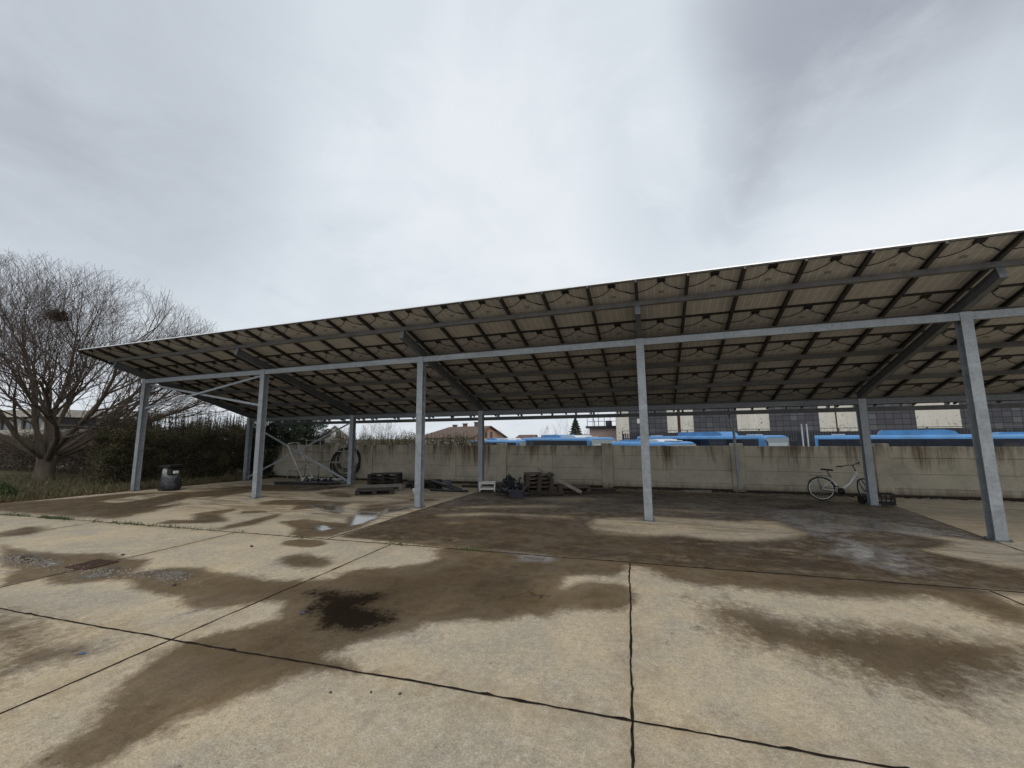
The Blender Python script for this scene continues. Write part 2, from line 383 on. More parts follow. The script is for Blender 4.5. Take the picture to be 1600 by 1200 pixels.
# ------------------------------------------------------------------ sky and sun
SUN_EL, SUN_AZ = R_(52), R_(150)
w = bpy.data.worlds.new('World'); S.world = w; w.use_nodes = True
nt = w.node_tree; nt.nodes.clear()
def wn(t, **k):
    n = nt.nodes.new(t)
    for a, b in k.items(): setattr(n, a, b)
    return n
out = wn('ShaderNodeOutputWorld'); bgS = wn('ShaderNodeBackground'); bgC = wn('ShaderNodeBackground'); mx = wn('ShaderNodeMixShader')
sky = wn('ShaderNodeTexSky', sky_type='NISHITA', sun_disc=False, sun_elevation=SUN_EL, sun_rotation=SUN_AZ, air_density=1.5, dust_density=3)
bgS.inputs[1].default_value = .08; nt.links.new(sky.outputs[0], bgS.inputs[0])
tc = wn('ShaderNodeTexCoord'); nv = wn('ShaderNodeVectorMath', operation='NORMALIZE'); nt.links.new(tc.outputs['Generated'], nv.inputs[0])
sp = wn('ShaderNodeSeparateXYZ'); nt.links.new(nv.outputs[0], sp.inputs[0])
def wm(op, a, b=0, clamp=False):
    n = wn('ShaderNodeMath', operation=op, use_clamp=clamp)
    for i, v in enumerate((a, b)):
        if hasattr(v, 'links'): nt.links.new(v, n.inputs[i])
        else: n.inputs[i].default_value = v
    return n.outputs[0]
zz = wm('ADD', wm('MAXIMUM', sp.outputs[2], 0), .22)
cb = wn('ShaderNodeCombineXYZ'); nt.links.new(wm('DIVIDE', sp.outputs[0], zz), cb.inputs[0]); nt.links.new(wm('DIVIDE', sp.outputs[1], zz), cb.inputs[1])
def wnoise(sc, det, rough, dist=0, off=(0, 0, 0)):
    mp = wn('ShaderNodeMapping'); mp.inputs['Location'].default_value = off; nt.links.new(cb.outputs[0], mp.inputs[0])
    n = wn('ShaderNodeTexNoise'); n.inputs['Scale'].default_value = sc; n.inputs['Detail'].default_value = det; n.inputs['Roughness'].default_value = rough; n.inputs['Distortion'].default_value = dist
    nt.links.new(mp.outputs[0], n.inputs['Vector']); return n.outputs['Fac']
n1 = wnoise(1.3, 9, .6, .7, (3.1, 1.7, 0)); n2 = wnoise(4.2, 9, .62, .6, (1.2, 5.2, 0))
soft = wm('ADD', wm('MULTIPLY', n1, .65), wm('MULTIPLY', n2, .35))
def blob(d, inner, outer):
    """1 at the heart of a cloud bank that lies in direction d, wavering at its rim"""
    dt = wn('ShaderNodeVectorMath', operation='DOT_PRODUCT'); nt.links.new(nv.outputs[0], dt.inputs[0])
    L = math.sqrt(sum(q*q for q in d)); dt.inputs[1].default_value = tuple(q/L for q in d)
    v = wm('ADD', dt.outputs['Value'], wm('MULTIPLY', wm('SUBTRACT', soft, .5), .10))
    mr = wn('ShaderNodeMapRange', interpolation_type='SMOOTHSTEP'); nt.links.new(v, mr.inputs[0])
    mr.inputs[1].default_value = math.cos(R_(outer)); mr.inputs[2].default_value = math.cos(R_(inner)); return mr.outputs[0]
DARK = [((.34, .69, .64), 1, 20, .95), ((.245, .785, .57), 0, 12, .75), ((.20, .83, .52), 0, 11, .45), ((.44, .58, .68), 3, 22, .8), ((.56, .62, .55), 1, 16, .8), ((-.84, .25, .50), 0, 27, .62), ((-.74, .12, .67), 0, 30, .6), ((.05, .85, .52), 0, 11, .25)]
LITE = [((.46, .79, .40), 5, 17, .8), ((-.30, .80, .52), 5, 24, .55), ((.06, .80, .60), 2, 12, .6), ((-.45, .70, .58), 3, 14, .4)]
dk = None
for d, a, b, s_ in DARK:
    q = wm('MULTIPLY', blob(d, a, b), s_); dk = q if dk is None else wm('MAXIMUM', dk, q)
lt = None
for d, a, b, s_ in LITE:
    q = wm('MULTIPLY', blob(d, a, b), s_); lt = q if lt is None else wm('MAXIMUM', lt, q)
lev = wm('ADD', wm('MULTIPLY', wm('SUBTRACT', soft, .5), .75), .58)
lev = wm('SUBTRACT', wm('ADD', lev, wm('MULTIPLY', lt, .25)), wm('MULTIPLY', dk, .52))
rp = wn('ShaderNodeValToRGB'); nt.links.new(lev, rp.inputs[0])
els = [(.0, (.33, .36, .415, 1)), (.25, (.50, .54, .60, 1)), (.5, (.68, .735, .795, 1)), (.72, (.79, .835, .88, 1)), (1, (.90, .92, .94, 1))]
while len(rp.color_ramp.elements) < len(els): rp.color_ramp.elements.new(.5)
for e, (p_, c_) in zip(rp.color_ramp.elements, els): e.position = p_; e.color = c_
nt.links.new(rp.outputs[0], bgC.inputs[0]); bgC.inputs[1].default_value = 1.05
mx.inputs[0].default_value = .93
nt.links.new(bgS.outputs[0], mx.inputs[1]); nt.links.new(bgC.outputs[0], mx.inputs[2]); nt.links.new(mx.outputs[0], out.inputs[0])
sl = bpy.data.lights.new('sun', 'SUN'); so = bpy.data.objects.new('sun', sl); COL.objects.link(so)
sl.energy = 1.0; sl.angle = R_(40); sl.color = (1, .95, .88)
sd = Vector((math.sin(SUN_AZ)*math.cos(SUN_EL), math.cos(SUN_AZ)*math.cos(SUN_EL), math.sin(SUN_EL)))
so.rotation_euler = sd.to_track_quat('Z', 'Y').to_euler()
S.view_settings.view_transform = 'Standard'; S.view_settings.look = 'None'; S.view_settings.exposure = 0; S.view_settings.gamma = 1

# ------------------------------------------------------------------ ground
STAINS = json.loads('''{"wet":[[0.154,1,[[-10.46,3.961],[-9.189,3.88],[-8.488,3.998],[-8.074,4.213],[-7.52,4.102],[-7.027,4.197],[-6.795,4.009],[-6.559,3.758],[-6.338,4.038],[-5.889,4.158],[-5.444,4.075],[-5.042,4.1],[-4.571,4.052],[-4.299,4.143],[-3.992,4.27],[-3.896,4.328],[-3.904,4.646],[-3.81,4.822],[-3.463,4.998],[-3.079,5.315],[-3.067,5.589],[-3.317,5.958],[-3.205,6.291],[-2.803,6.296],[-1.53,6.32],[-0.366,6.253],[-0.379,5.824],[-0.546,5.551],[-0.848,5.503],[-1.112,5.362],[-1.055,4.925],[-0.993,5.081],[-0.813,5.26],[-0.464,5.305],[-0.288,5.181],[-0.24,4.811],[-0.287,4.547],[-0.569,4.419],[-0.915,4.371],[-1.06,4.111],[-1.247,4.079],[-1.432,3.865],[-1.774,3.78],[-2.084,3.618],[-2.192,3.376],[-2.461,3.053],[-2.533,2.854],[-1.985,2.751],[-2.288,2.712],[-2.515,2.591],[-2.564,2.539],[-2.594,2.357],[-2.706,2.179],[-2.754,2.055],[-2.849,1.928],[-2.776,1.842],[-2.837,1.72],[-2.834,1.627],[-2.827,1.49],[-3.119,1.392],[-3.214,1.499],[-3.247,1.582],[-3.271,1.675],[-3.354,1.783],[-3.49,1.888],[-3.616,2.045],[-3.761,2.227],[-3.868,2.417],[-3.887,2.575],[-3.864,2.677],[-3.802,2.889],[-3.618,3.104],[-3.536,3.25],[-3.856,3.563],[-4.084,3.487],[-4.144,3.394],[-4.305,3.252],[-4.527,3.16],[-4.774,3.183],[-5.061,3.332],[-5.315,3.288],[-5.844,3.322],[-6.252,3.49],[-6.593,3.326],[-6.785,3.143],[-7.08,3.139],[-7.373,3.216],[-7.388,2.85],[-7.834,3.011],[-8.141,3.229],[-8.68,3.317]]],[0.264,0.95,[[-0.352,6.324],[-0.342,6.103],[-0.214,6.084],[0.086,5.659],[0.496,5.533],[0.89,5.575],[1.385,5.571],[1.847,5.567],[2.34,5.713],[2.859,5.906],[3.004,5.616],[3.014,5.327],[3.361,5.291],[3.826,5.976],[3.619,5.958],[3.622,6.403],[3.164,6.614],[1.413,6.48]]],[0.484,0.92,[[0.434,4.963],[0.691,5.123],[1.001,4.945],[1.21,4.78],[1.588,4.849],[1.994,4.928],[2.369,4.958],[2.718,4.971],[3.092,4.893],[2.555,4.102],[2.211,3.94],[2.048,3.855],[1.953,3.737],[1.831,3.675],[1.669,3.728],[1.49,3.784],[1.32,3.896],[1.107,3.965],[0.961,4.027],[0.702,4.025],[0.599,4.162],[0.546,4.443],[0.427,4.688]]],[0.308,0.72,[[-6.863,2.395],[-6.362,2.478],[-5.88,2.558],[-4.705,2.395],[-4.34,2.345],[-4.329,2.14],[-4.486,1.993],[-4.288,1.728],[-4.537,1.644]]],[0.11,1,[[-5.299,5.773],[-5.243,5.664],[-5.269,5.555],[-5.369,5.468],[-5.524,5.416],[-5.706,5.41],[-5.884,5.45],[-6.024,5.532],[-6.096,5.641],[-6.081,5.756],[-5.979,5.852],[-5.811,5.908],[-5.614,5.912],[-5.431,5.862]]],[0.198,0.95,[[-4.417,4.966],[-4.346,4.835],[-4.364,4.709],[-4.465,4.612],[-4.627,4.557],[-4.825,4.555],[-5.025,4.608],[-5.19,4.708],[-5.286,4.84],[-5.285,4.978],[-5.184,5.091],[-5.001,5.152],[-4.78,5.147],[-4.57,5.079]]],[0.22,0.8,[[-11.83,4.146],[-11.95,4.5],[-12.267,4.964],[-11.827,5.11],[-11.226,4.923],[-10.971,4.54],[-11.23,4.24]]],[0.264,0.85,[[-17.904,5.959],[-17.614,6.55],[-16.954,7.892],[-16.999,9.228],[-15.294,10.171],[-14.675,12.119],[-13.152,10.875],[-12.779,9.269],[-12.399,8.274],[-11.716,6.933],[-11.373,5.992],[-12.746,5.864],[-15.208,5.679],[-16.719,5.577]]],[0.176,0.95,[[-9.983,5.931],[-10.218,6.376],[-9.743,6.534],[-10.522,7.044],[-10.509,7.333],[-10.421,8.091],[-9.952,7.818],[-9.862,7.263],[-9.03,6.85],[-8.78,6.622],[-9.027,6.32]]],[0.176,0.95,[[-8.313,6.017],[-8.526,7.098],[-8.623,7.862],[-8.251,7.528],[-7.87,6.563],[-8.073,5.972]]],[0.154,1,[[-7.722,6.973],[-7.363,7.404],[-6.732,7.303],[-6.237,7.319],[-6.711,7.867],[-6.67,8.141],[-7.226,8.931],[-7.008,9.564],[-6.066,9.876],[-5.856,9.175],[-6.13,8.501],[-5.815,7.838],[-5.625,6.975],[-5.579,6.227],[-5.944,6.0],[-6.489,6.088],[-6.697,6.429]]],[0.176,1,[[-10.667,8.846],[-10.709,9.509],[-9.797,9.81],[-8.074,9.833],[-7.921,9.146],[-7.273,8.406],[-7.029,8.022],[-7.649,8.281],[-8.249,8.7],[-8.76,8.213],[-9.21,8.836],[-10.258,8.608]]],[0.176,0.95,[[-10.98,11.397],[-10.511,11.942],[-9.359,11.382],[-8.813,10.578],[-9.486,10.51],[-10.347,10.883]]],[0.132,0.9,[[-9.86,7.747],[-9.169,7.976],[-8.951,7.753],[-9.422,7.409]]],[0.22,0.9,[[-6.011,11.06],[-5.976,10.889],[-6.047,10.723],[-6.207,10.592],[-6.427,10.519],[-6.665,10.518],[-6.88,10.591],[-7.029,10.724],[-7.08,10.896],[-7.018,11.071],[-6.853,11.213],[-6.619,11.29],[-6.366,11.286],[-6.149,11.203]]],[0.33,0.85,[[-16.133,10.72],[-14.842,12.827],[-12.845,13.481],[-10.858,13.371],[-11.442,11.438],[-13.152,10.875]]],[0.33,0.85,[[-7.664,9.467],[-6.808,10.656],[-6.353,10.272],[-7.091,8.766]]],[0.088,1,[[-5.431,6.224],[-5.671,9.237],[-5.658,12.962],[-5.744,14.809],[-1.52,15.307],[2.608,15.324],[4.923,14.394],[6.07,13.891],[5.803,11.392],[5.574,9.538],[5.9,9.033],[4.206,6.536],[3.687,6.511],[2.043,6.24],[-0.214,6.084],[-1.482,6.118],[-2.738,6.151],[-3.931,6.183]]]],"dry":[[0.264,1,[[-15.223,7.738],[-15.771,9.095],[-15.443,9.557],[-14.716,8.331],[-14.547,7.693]]],[0.22,0.8,[[-12.73,7.671],[-13.537,9.019],[-13.273,9.42],[-12.488,8.507]]],[0.264,0.95,[[-1.297,8.818],[-1.079,7.945],[-0.591,7.942],[-0.013,8.081],[0.433,8.283],[0.835,8.156],[1.366,8.136],[1.69,8.244],[2.398,8.728],[2.674,9.252],[2.573,9.701],[2.525,10.378],[2.103,10.39],[1.728,10.113],[1.072,10.205],[0.008,10.268],[-0.711,9.775],[-1.269,9.427]]],[0.22,0.95,[[4.466,10.083],[4.726,9.878],[5.148,9.644],[5.533,9.43],[5.971,9.138],[4.877,7.525],[4.489,7.716],[4.255,8.033],[4.007,8.402],[4.506,8.776],[4.844,9.295],[4.595,9.616]]],[0.264,0.7,[[-4.963,8.888],[-3.899,9.524],[-1.858,9.649],[-1.636,9.226],[-3.133,9.226],[-4.615,8.563]]],[0.22,0.6,[[-5.222,10.039],[-2.858,11.177],[-1.98,11.228],[-2.223,10.696],[-4.71,9.764]]],[0.22,0.55,[[-0.012,11.537],[1.21,11.516],[2.298,11.296],[1.141,10.912],[-0.016,11.009]]],[0.22,0.6,[[-4.359,8.091],[-4.06,8.421],[-3.773,8.138],[-4.036,7.768]]],[0.264,0.55,[[-3.882,12.054],[-2.292,13.041],[-1.096,12.827],[-2.102,11.938]]]],"brown":[[0.4,0.9,[[-1.122,4.592],[-1.129,4.459],[-1.203,4.334],[-1.328,4.239],[-1.482,4.188],[-1.638,4.189],[-1.772,4.244],[-1.856,4.346],[-1.871,4.48],[-1.806,4.619],[-1.672,4.731],[-1.498,4.79],[-1.324,4.78],[-1.19,4.708]]],[0.192,0.8,[[-0.504,4.898],[-0.513,4.834],[-0.55,4.775],[-0.605,4.73],[-0.67,4.708],[-0.732,4.714],[-0.78,4.745],[-0.803,4.798],[-0.798,4.862],[-0.762,4.925],[-0.705,4.973],[-0.636,4.996],[-0.571,4.989],[-0.524,4.953]]],[0.16,0.6,[[-3.236,4.731],[-3.21,4.659],[-3.227,4.59],[-3.284,4.537],[-3.369,4.508],[-3.467,4.51],[-3.56,4.542],[-3.63,4.599],[-3.663,4.671],[-3.65,4.744],[-3.593,4.802],[-3.502,4.832],[-3.398,4.828],[-3.303,4.792]]],[0.32,0.8,[[-3.98,4.058],[-3.948,3.952],[-4.034,3.833],[-4.218,3.723],[-4.465,3.64],[-4.733,3.599],[-4.976,3.608],[-5.148,3.668],[-5.209,3.77],[-5.14,3.896],[-4.948,4.019],[-4.674,4.111],[-4.38,4.15],[-4.132,4.13]]],[0.4,0.6,[[-2.918,2.519],[-2.875,2.448],[-2.902,2.373],[-2.993,2.308],[-3.128,2.262],[-3.286,2.244],[-3.441,2.258],[-3.563,2.303],[-3.627,2.372],[-3.613,2.453],[-3.521,2.528],[-3.368,2.579],[-3.19,2.595],[-3.029,2.572]]],[0.48,0.7,[[2.355,4.336],[2.2,4.146],[1.983,3.971],[1.743,3.836],[1.516,3.76],[1.337,3.754],[1.237,3.823],[1.239,3.961],[1.357,4.151],[1.579,4.357],[1.863,4.529],[2.138,4.621],[2.334,4.61],[2.408,4.504]]],[0.48,0.8,[[-5.451,8.545],[-1.636,9.226],[0.727,7.308],[1.5,6.844],[-0.226,6.609],[-2.7,6.594],[-4.955,6.888]]],[0.4,0.7,[[-3.87,4.466],[-3.486,4.872],[-2.175,5.31],[-1.825,4.456],[-2.358,3.738],[-2.697,3.069],[-3.075,2.825]]]],"oil":[[0.209,1,[[-3.812,3.873],[-3.666,4.029],[-3.326,3.953],[-3.116,4.127],[-2.858,4.151],[-2.855,3.917],[-2.908,3.755],[-2.574,3.747],[-2.44,3.557],[-2.542,3.312],[-2.693,3.221],[-2.954,3.269],[-3.21,3.375],[-3.428,3.546],[-3.458,3.715]]],[0.38,0.55,[[-1.251,4.53],[-1.258,4.453],[-1.316,4.377],[-1.41,4.314],[-1.524,4.275],[-1.638,4.269],[-1.73,4.295],[-1.783,4.352],[-1.783,4.428],[-1.73,4.509],[-1.631,4.578],[-1.508,4.619],[-1.388,4.623],[-1.296,4.591]]],[0.38,0.5,[[2.937,12.855],[4.595,13.892],[4.347,12.764],[3.403,11.945],[2.364,11.6]]],[0.285,0.6,[[-5.218,12.746],[-2.871,13.879],[-1.253,14.79],[-0.401,14.692],[-2.675,12.915],[-4.206,11.8]]],[0.285,0.5,[[-12.127,11.822],[-11.723,13.849],[-10.858,13.371],[-11.229,11.508]]]],"puddle":[[0.19,1,[[-5.926,7.072],[-5.84,7.379],[-6.011,8.099],[-6.359,8.612],[-6.822,8.555],[-6.788,8.283],[-6.204,7.478]]],[0.152,1,[[-6.741,7.008],[-6.425,6.974],[-6.092,6.756],[-6.072,6.516],[-6.385,6.595]]],[0.247,1,[[-2.161,6.225],[-1.8,6.193],[-1.418,6.175],[-1.515,5.936],[-1.804,5.873]]],[0.76,0.7,[[2.716,8.399],[3.333,8.84],[3.464,8.515],[3.701,8.3],[3.644,7.56],[3.415,6.982],[2.992,6.786],[2.767,7.05],[2.645,7.496],[2.52,7.826]]],[0.57,0.58,[[2.792,12.249],[4.145,12.19],[4.995,10.839],[5.4,9.779],[4.548,9.708],[3.584,9.729],[2.855,8.538],[2.67,9.138],[2.657,10.651]]],[0.19,0.75,[[-9.188,9.208],[-8.083,9.209],[-7.273,8.406],[-7.573,8.306],[-8.409,8.648]]],[0.19,0.75,[[-6.596,9.14],[-6.072,9.758],[-5.863,9.071],[-6.185,8.576]]],[0.095,0.9,[[-9.161,3.554],[-9.192,3.763],[-8.804,3.745],[-8.063,3.65],[-7.918,3.51],[-8.426,3.464],[-8.781,3.476]]],[0.095,0.9,[[-7.012,3.362],[-7.009,3.552],[-7.144,3.861],[-6.923,3.782],[-6.671,3.582],[-6.761,3.369]]],[0.152,0.8,[[-6.487,3.726],[-6.278,3.938],[-5.781,4.018],[-5.512,3.762],[-5.805,3.689],[-6.216,3.681]]]]}''')
def sdf(px, py, poly):
    P = np.array(poly); Q = np.roll(P, -1, 0); d2 = np.full(px.shape, 1e9); ins = np.zeros(px.shape, bool)
    for (ax, ay), (bx, by) in zip(P, Q):
        ex, ey = bx-ax, by-ay; wx, wy = px-ax, py-ay
        t = np.clip((wx*ex+wy*ey)/(ex*ex+ey*ey+1e-12), 0, 1)
        d2 = np.minimum(d2, (wx-ex*t)**2 + (wy-ey*t)**2)
        c = ((ay > py) != (by > py)) & (px < (bx-ax)*(py-ay)/((by-ay) if abs(by-ay) > 1e-9 else 1e-9) + ax); ins ^= c
    d = np.sqrt(d2); return np.where(ins, d, -d)
def make_yard():
    xs = np.concatenate([np.arange(-17.45, 9.5, .05), np.arange(9.5, 40.1, 1.0)])
    ys = np.concatenate([np.arange(-25, 1.2, 1.0), np.arange(1.2, 16.6, .05)])
    XX, YY = np.meshgrid(xs, ys); nx, ny = len(xs), len(ys)
    wob = .05*np.sin(YY*1.9) + .04*np.sin(YY*4.3+1)                     # a ragged left edge against the verge
    XX[:, 0] += wob[:, 0]
    ZZ = gz(XX, YY); x, y = XX.ravel(), YY.ravel()
    me = bpy.data.meshes.new('yard')
    me.vertices.add(nx*ny); me.vertices.foreach_set('co', np.stack([x, y, ZZ.ravel()], 1).ravel())
    i = (np.arange(ny-1)[:, None]*nx + np.arange(nx-1)[None]).ravel(); q = np.stack([i, i+1, i+1+nx, i+nx], 1).ravel()
    nf = len(q)//4; me.loops.add(len(q)); me.polygons.add(nf)
    me.loops.foreach_set('vertex_index', q); me.polygons.foreach_set('loop_start', np.arange(nf)*4); me.polygons.foreach_set('loop_total', np.full(nf, 4))
    me.update(calc_edges=True)
    F = {}
    def field(L):
        a = np.zeros(x.shape)
        for soft_, wgt, poly in L:
            P = np.array(poly); lo = P.min(0)-1; hi = P.max(0)+1
            m = (x > lo[0]) & (x < hi[0]) & (y > lo[1]) & (y < hi[1])
            if not m.any(): continue
            a[m] = np.maximum(a[m], wgt*np.clip(.5 + sdf(x[m], y[m], poly)/(2*soft_), 0, 1))
        return a
    for k in STAINS: F[k] = field(STAINS[k])
    wet = np.clip(F['wet'] - F['dry'], 0, 1)
    st = np.stack([wet, F['brown'], F['oil'], F['puddle']], 1).astype(np.float32)
    ca = me.color_attributes.new('stain', 'FLOAT_COLOR', 'POINT'); ca.data.foreach_set('color', st.ravel())
    # zone: R where loose water streaks lie (under the roof), G the old dirt of the sheltered slab
    sm = lambda a, b, v: np.clip((v-a)/(b-a), 0, 1)
    under = sm(6.9, 8.2, y) * sm(-17.5, -16, x)
    left = under*(x < -5.6)*.75
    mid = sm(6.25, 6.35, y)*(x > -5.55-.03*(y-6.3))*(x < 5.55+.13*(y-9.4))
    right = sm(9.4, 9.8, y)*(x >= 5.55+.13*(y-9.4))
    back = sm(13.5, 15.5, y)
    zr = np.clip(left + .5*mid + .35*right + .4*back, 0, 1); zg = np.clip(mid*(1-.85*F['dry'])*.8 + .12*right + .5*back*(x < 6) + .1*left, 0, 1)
    deep = np.zeros(x.shape)
    for soft_, wgt, poly in STAINS['wet']:
        P = np.array(poly); lo = P.min(0); hi = P.max(0); m = (x > lo[0]) & (x < hi[0]) & (y > lo[1]) & (y < hi[1])
        if m.any(): deep[m] = np.maximum(deep[m], np.clip(sdf(x[m], y[m], poly)/.75, 0, 1))
    xp, yp = x*cP + y*sP, -x*sP + y*cP; near_ = np.zeros(x.shape)      # silt that gathers along the joints
    for k in (-.6, 2.826, 6.27): near_ = np.maximum(near_, np.clip(1-np.abs(yp-k)/.32, 0, 1))
    for k in (-14.7, -11.1, -7.24, -3.897, -.05, 3.94, 7.9): near_ = np.maximum(near_, np.clip(1-np.abs(xp-k)/.3, 0, 1)*(yp < 6.4))
    zn = np.stack([zr, zg, deep, near_*.75], 1).astype(np.float32)
    cz = me.color_attributes.new('zone', 'FLOAT_COLOR', 'POINT'); cz.data.foreach_set('color', zn.ravel())
    me.materials.append(M['yard_concrete'])
    o = bpy.data.objects.new('yard', me); COL.objects.link(o); o['kind'] = 'structure'; return o
PH = .0497; cP, sP = math.cos(PH), math.sin(PH)
yard = make_yard()
def joint(pts, w=.018, seed=0):
    """a filled expansion joint: a thin strip with ragged edges, 4 mm proud of the slab"""
    r = random.Random(seed); b = MB(); P = []
    for (x0, y0), (x1, y1) in zip(pts, pts[1:]):
        L = math.hypot(x1-x0, y1-y0); n = max(2, int(L/.06))
        for k in range(n): P.append((x0+(x1-x0)*k/n, y0+(y1-y0)*k/n, (x1-x0)/L, (y1-y0)/L))
    P.append((x1, y1, (x1-x0)/L, (y1-y0)/L)); drift = 0
    vs = []
    for x, y, tx, ty in P:
        drift = drift*.9 + r.uniform(-.004, .004)
        a = w/2*r.uniform(.5, 1.3)*(2.4 if r.random() < .05 else 1); c = w/2*r.uniform(.55, 1.25)
        for s_ in (a+drift, -c+drift):
            X, Y = x - ty*s_, y + tx*s_; vs.append((X, Y, gz(X, Y)+.004))
    b.add(vs, [(2*i, 2*i+1, 2*i+3, 2*i+2) for i in range(len(P)-1)])
    o = b.build('expansion_joint', 'joint_filler', yard); return o
PH = .0497; cP, sP = math.cos(PH), math.sin(PH)
def pv(a, b): return (a*cP - b*sP, a*sP + b*cP)
for k, (yy) in enumerate((2.826, 6.27)): joint([pv(-17.0 if k else -17.2, yy), pv(14, yy)], .026 if k else .019, k)
joint([pv(-17.2, -.6), pv(14, -.6)], .019, 9)
for k, xx in enumerate((-14.7, -11.1, -7.24, -3.897, -.05, 3.94, 7.9)): joint([pv(xx, -4), pv(xx, 6.24)], .019, 20+k)
joint([(-5.5, 6.05), (-5.66, 12.96), (-5.74, 15.7)], .02, 40)
joint([(5.2, 6.65), (5.53, 9.43), (6.12, 13.91), (6.3, 15.8)], .02, 41)

def terrain():
    xs = np.concatenate([[-900, -500, -250, -120], np.arange(-70, 50.1, 1.5), [60, 90, 150, 300, 600, 900]])
    ys = np.concatenate([[-700, -300, -120, -60], np.arange(-30, 130, 1.5), [150, 200, 300, 500, 900, 1500]])
    XX, YY = np.meshgrid(xs, ys)
    Z = GX*np.clip(XX, -40, 40) + GY*np.clip(YY, -25, 16.5) - .06
    t = np.clip((YY-16.7)/4, 0, 1); Z = Z*(1-t) + (-1.3)*t
    v = (XX < -17.6) & (YY < 17); Z[v] += .05 + .03*np.sin(XX[v]*2.1)*np.sin(YY[v]*1.7)
    nx, ny = len(xs), len(ys); b = MB()
    b.v = [tuple(q) for q in np.stack([XX.ravel(), YY.ravel(), Z.ravel()], 1)]
    b.f = [(j*nx+i, j*nx+i+1, (j+1)*nx+i+1, (j+1)*nx+i) for j in range(ny-1) for i in range(nx-1)]
    o = b.build('ground', 'verge_soil', smooth=True, recalc=False); o['kind'] = 'structure'
terrain()
def vz(x, y): return GX*max(x, -40) + GY*y - .01

# ------------------------------------------------------------------ leaf and twig clouds
def quads_mesh(name, mat, P, A, B, parent=None):
    """P centres, A and B half-axes, all (n,3): one little leaf-shaped quad each"""
    n = len(P); V = np.stack([P-A, P-B*.55+A*.1, P+A, P+B*.55+A*.1], 1).reshape(-1, 3)
    me = bpy.data.meshes.new(name); me.vertices.add(4*n); me.vertices.foreach_set('co', V.ravel())
    me.loops.add(4*n); me.polygons.add(n); me.loops.foreach_set('vertex_index', np.arange(4*n))
    me.polygons.foreach_set('loop_start', np.arange(n)*4); me.polygons.foreach_set('loop_total', np.full(n, 4)); me.update(calc_edges=True)
    me.materials.append(M[mat]); o = bpy.data.objects.new(name, me); COL.objects.link(o)
    if parent is not None: hang(o, parent)
    return o
def rand_dirs(n, up=0):
    d = RNG.normal(size=(n, 3)); d[:, 2] += up; return d/np.linalg.norm(d, axis=1)[:, None]
def leaves(name, mat, P, size, parent=None, up=0, narrow=.6):
    n = len(P); a = rand_dirs(n, up); b = np.cross(a, rand_dirs(n)); b /= np.linalg.norm(b, axis=1)[:, None]
    s = size*RNG.uniform(.6, 1.4, (n, 1)); return quads_mesh(name, mat, P, a*s, b*s*narrow, parent)
def clumps(n, centres, radii):
    """points gathered in clumps, most of them towards each clump's rim"""
    k = RNG.integers(0, len(centres), n); d = rand_dirs(n); r = RNG.uniform(.35, 1, (n, 1))**.6
    return np.array(centres)[k] + d*r*np.array(radii)[k]
def twigs_mesh(name, mat, segs, parent=None, n=3):
    """segs: (p, q, r0, r1) straight tapered twigs, packed into one mesh"""
    P = np.array([s_[0] for s_ in segs]); Q = np.array([s_[1] for s_ in segs]); r0 = np.array([s_[2] for s_ in segs])[:, None]; r1 = np.array([s_[3] for s_ in segs])[:, None]
    d = Q-P; d /= np.linalg.norm(d, axis=1)[:, None]+1e-9
    ref = np.where(np.abs(d[:, 2:3]) < .9, [[0, 0, 1.]], [[1., 0, 0]]); a = np.cross(d, ref); a /= np.linalg.norm(a, axis=1)[:, None]; b = np.cross(d, a)
    V = []
    for e, r in ((P, r0), (Q, r1)):
        for k in range(n):
            t = 2*PI*k/n; V.append(e + (a*math.cos(t)+b*math.sin(t))*r)
    V = np.stack(V, 1).reshape(-1, 3); m = len(segs); base = (np.arange(m)*2*n)[:, None]
    F = np.concatenate([base + np.array([[k, (k+1) % n, n+(k+1) % n, n+k]]) for k in range(n)], 1).reshape(-1)
    me = bpy.data.meshes.new(name); me.vertices.add(len(V)); me.vertices.foreach_set('co', V.ravel()); nf = len(F)//4
    me.loops.add(len(F)); me.polygons.add(nf); me.loops.foreach_set('vertex_index', F); me.polygons.foreach_set('loop_start', np.arange(nf)*4); me.polygons.foreach_set('loop_total', np.full(nf, 4))
    me.update(calc_edges=True); me.materials.append(M[mat]); o = bpy.data.objects.new(name, me); COL.objects.link(o)
    if parent is not None: hang(o, parent)
    return o
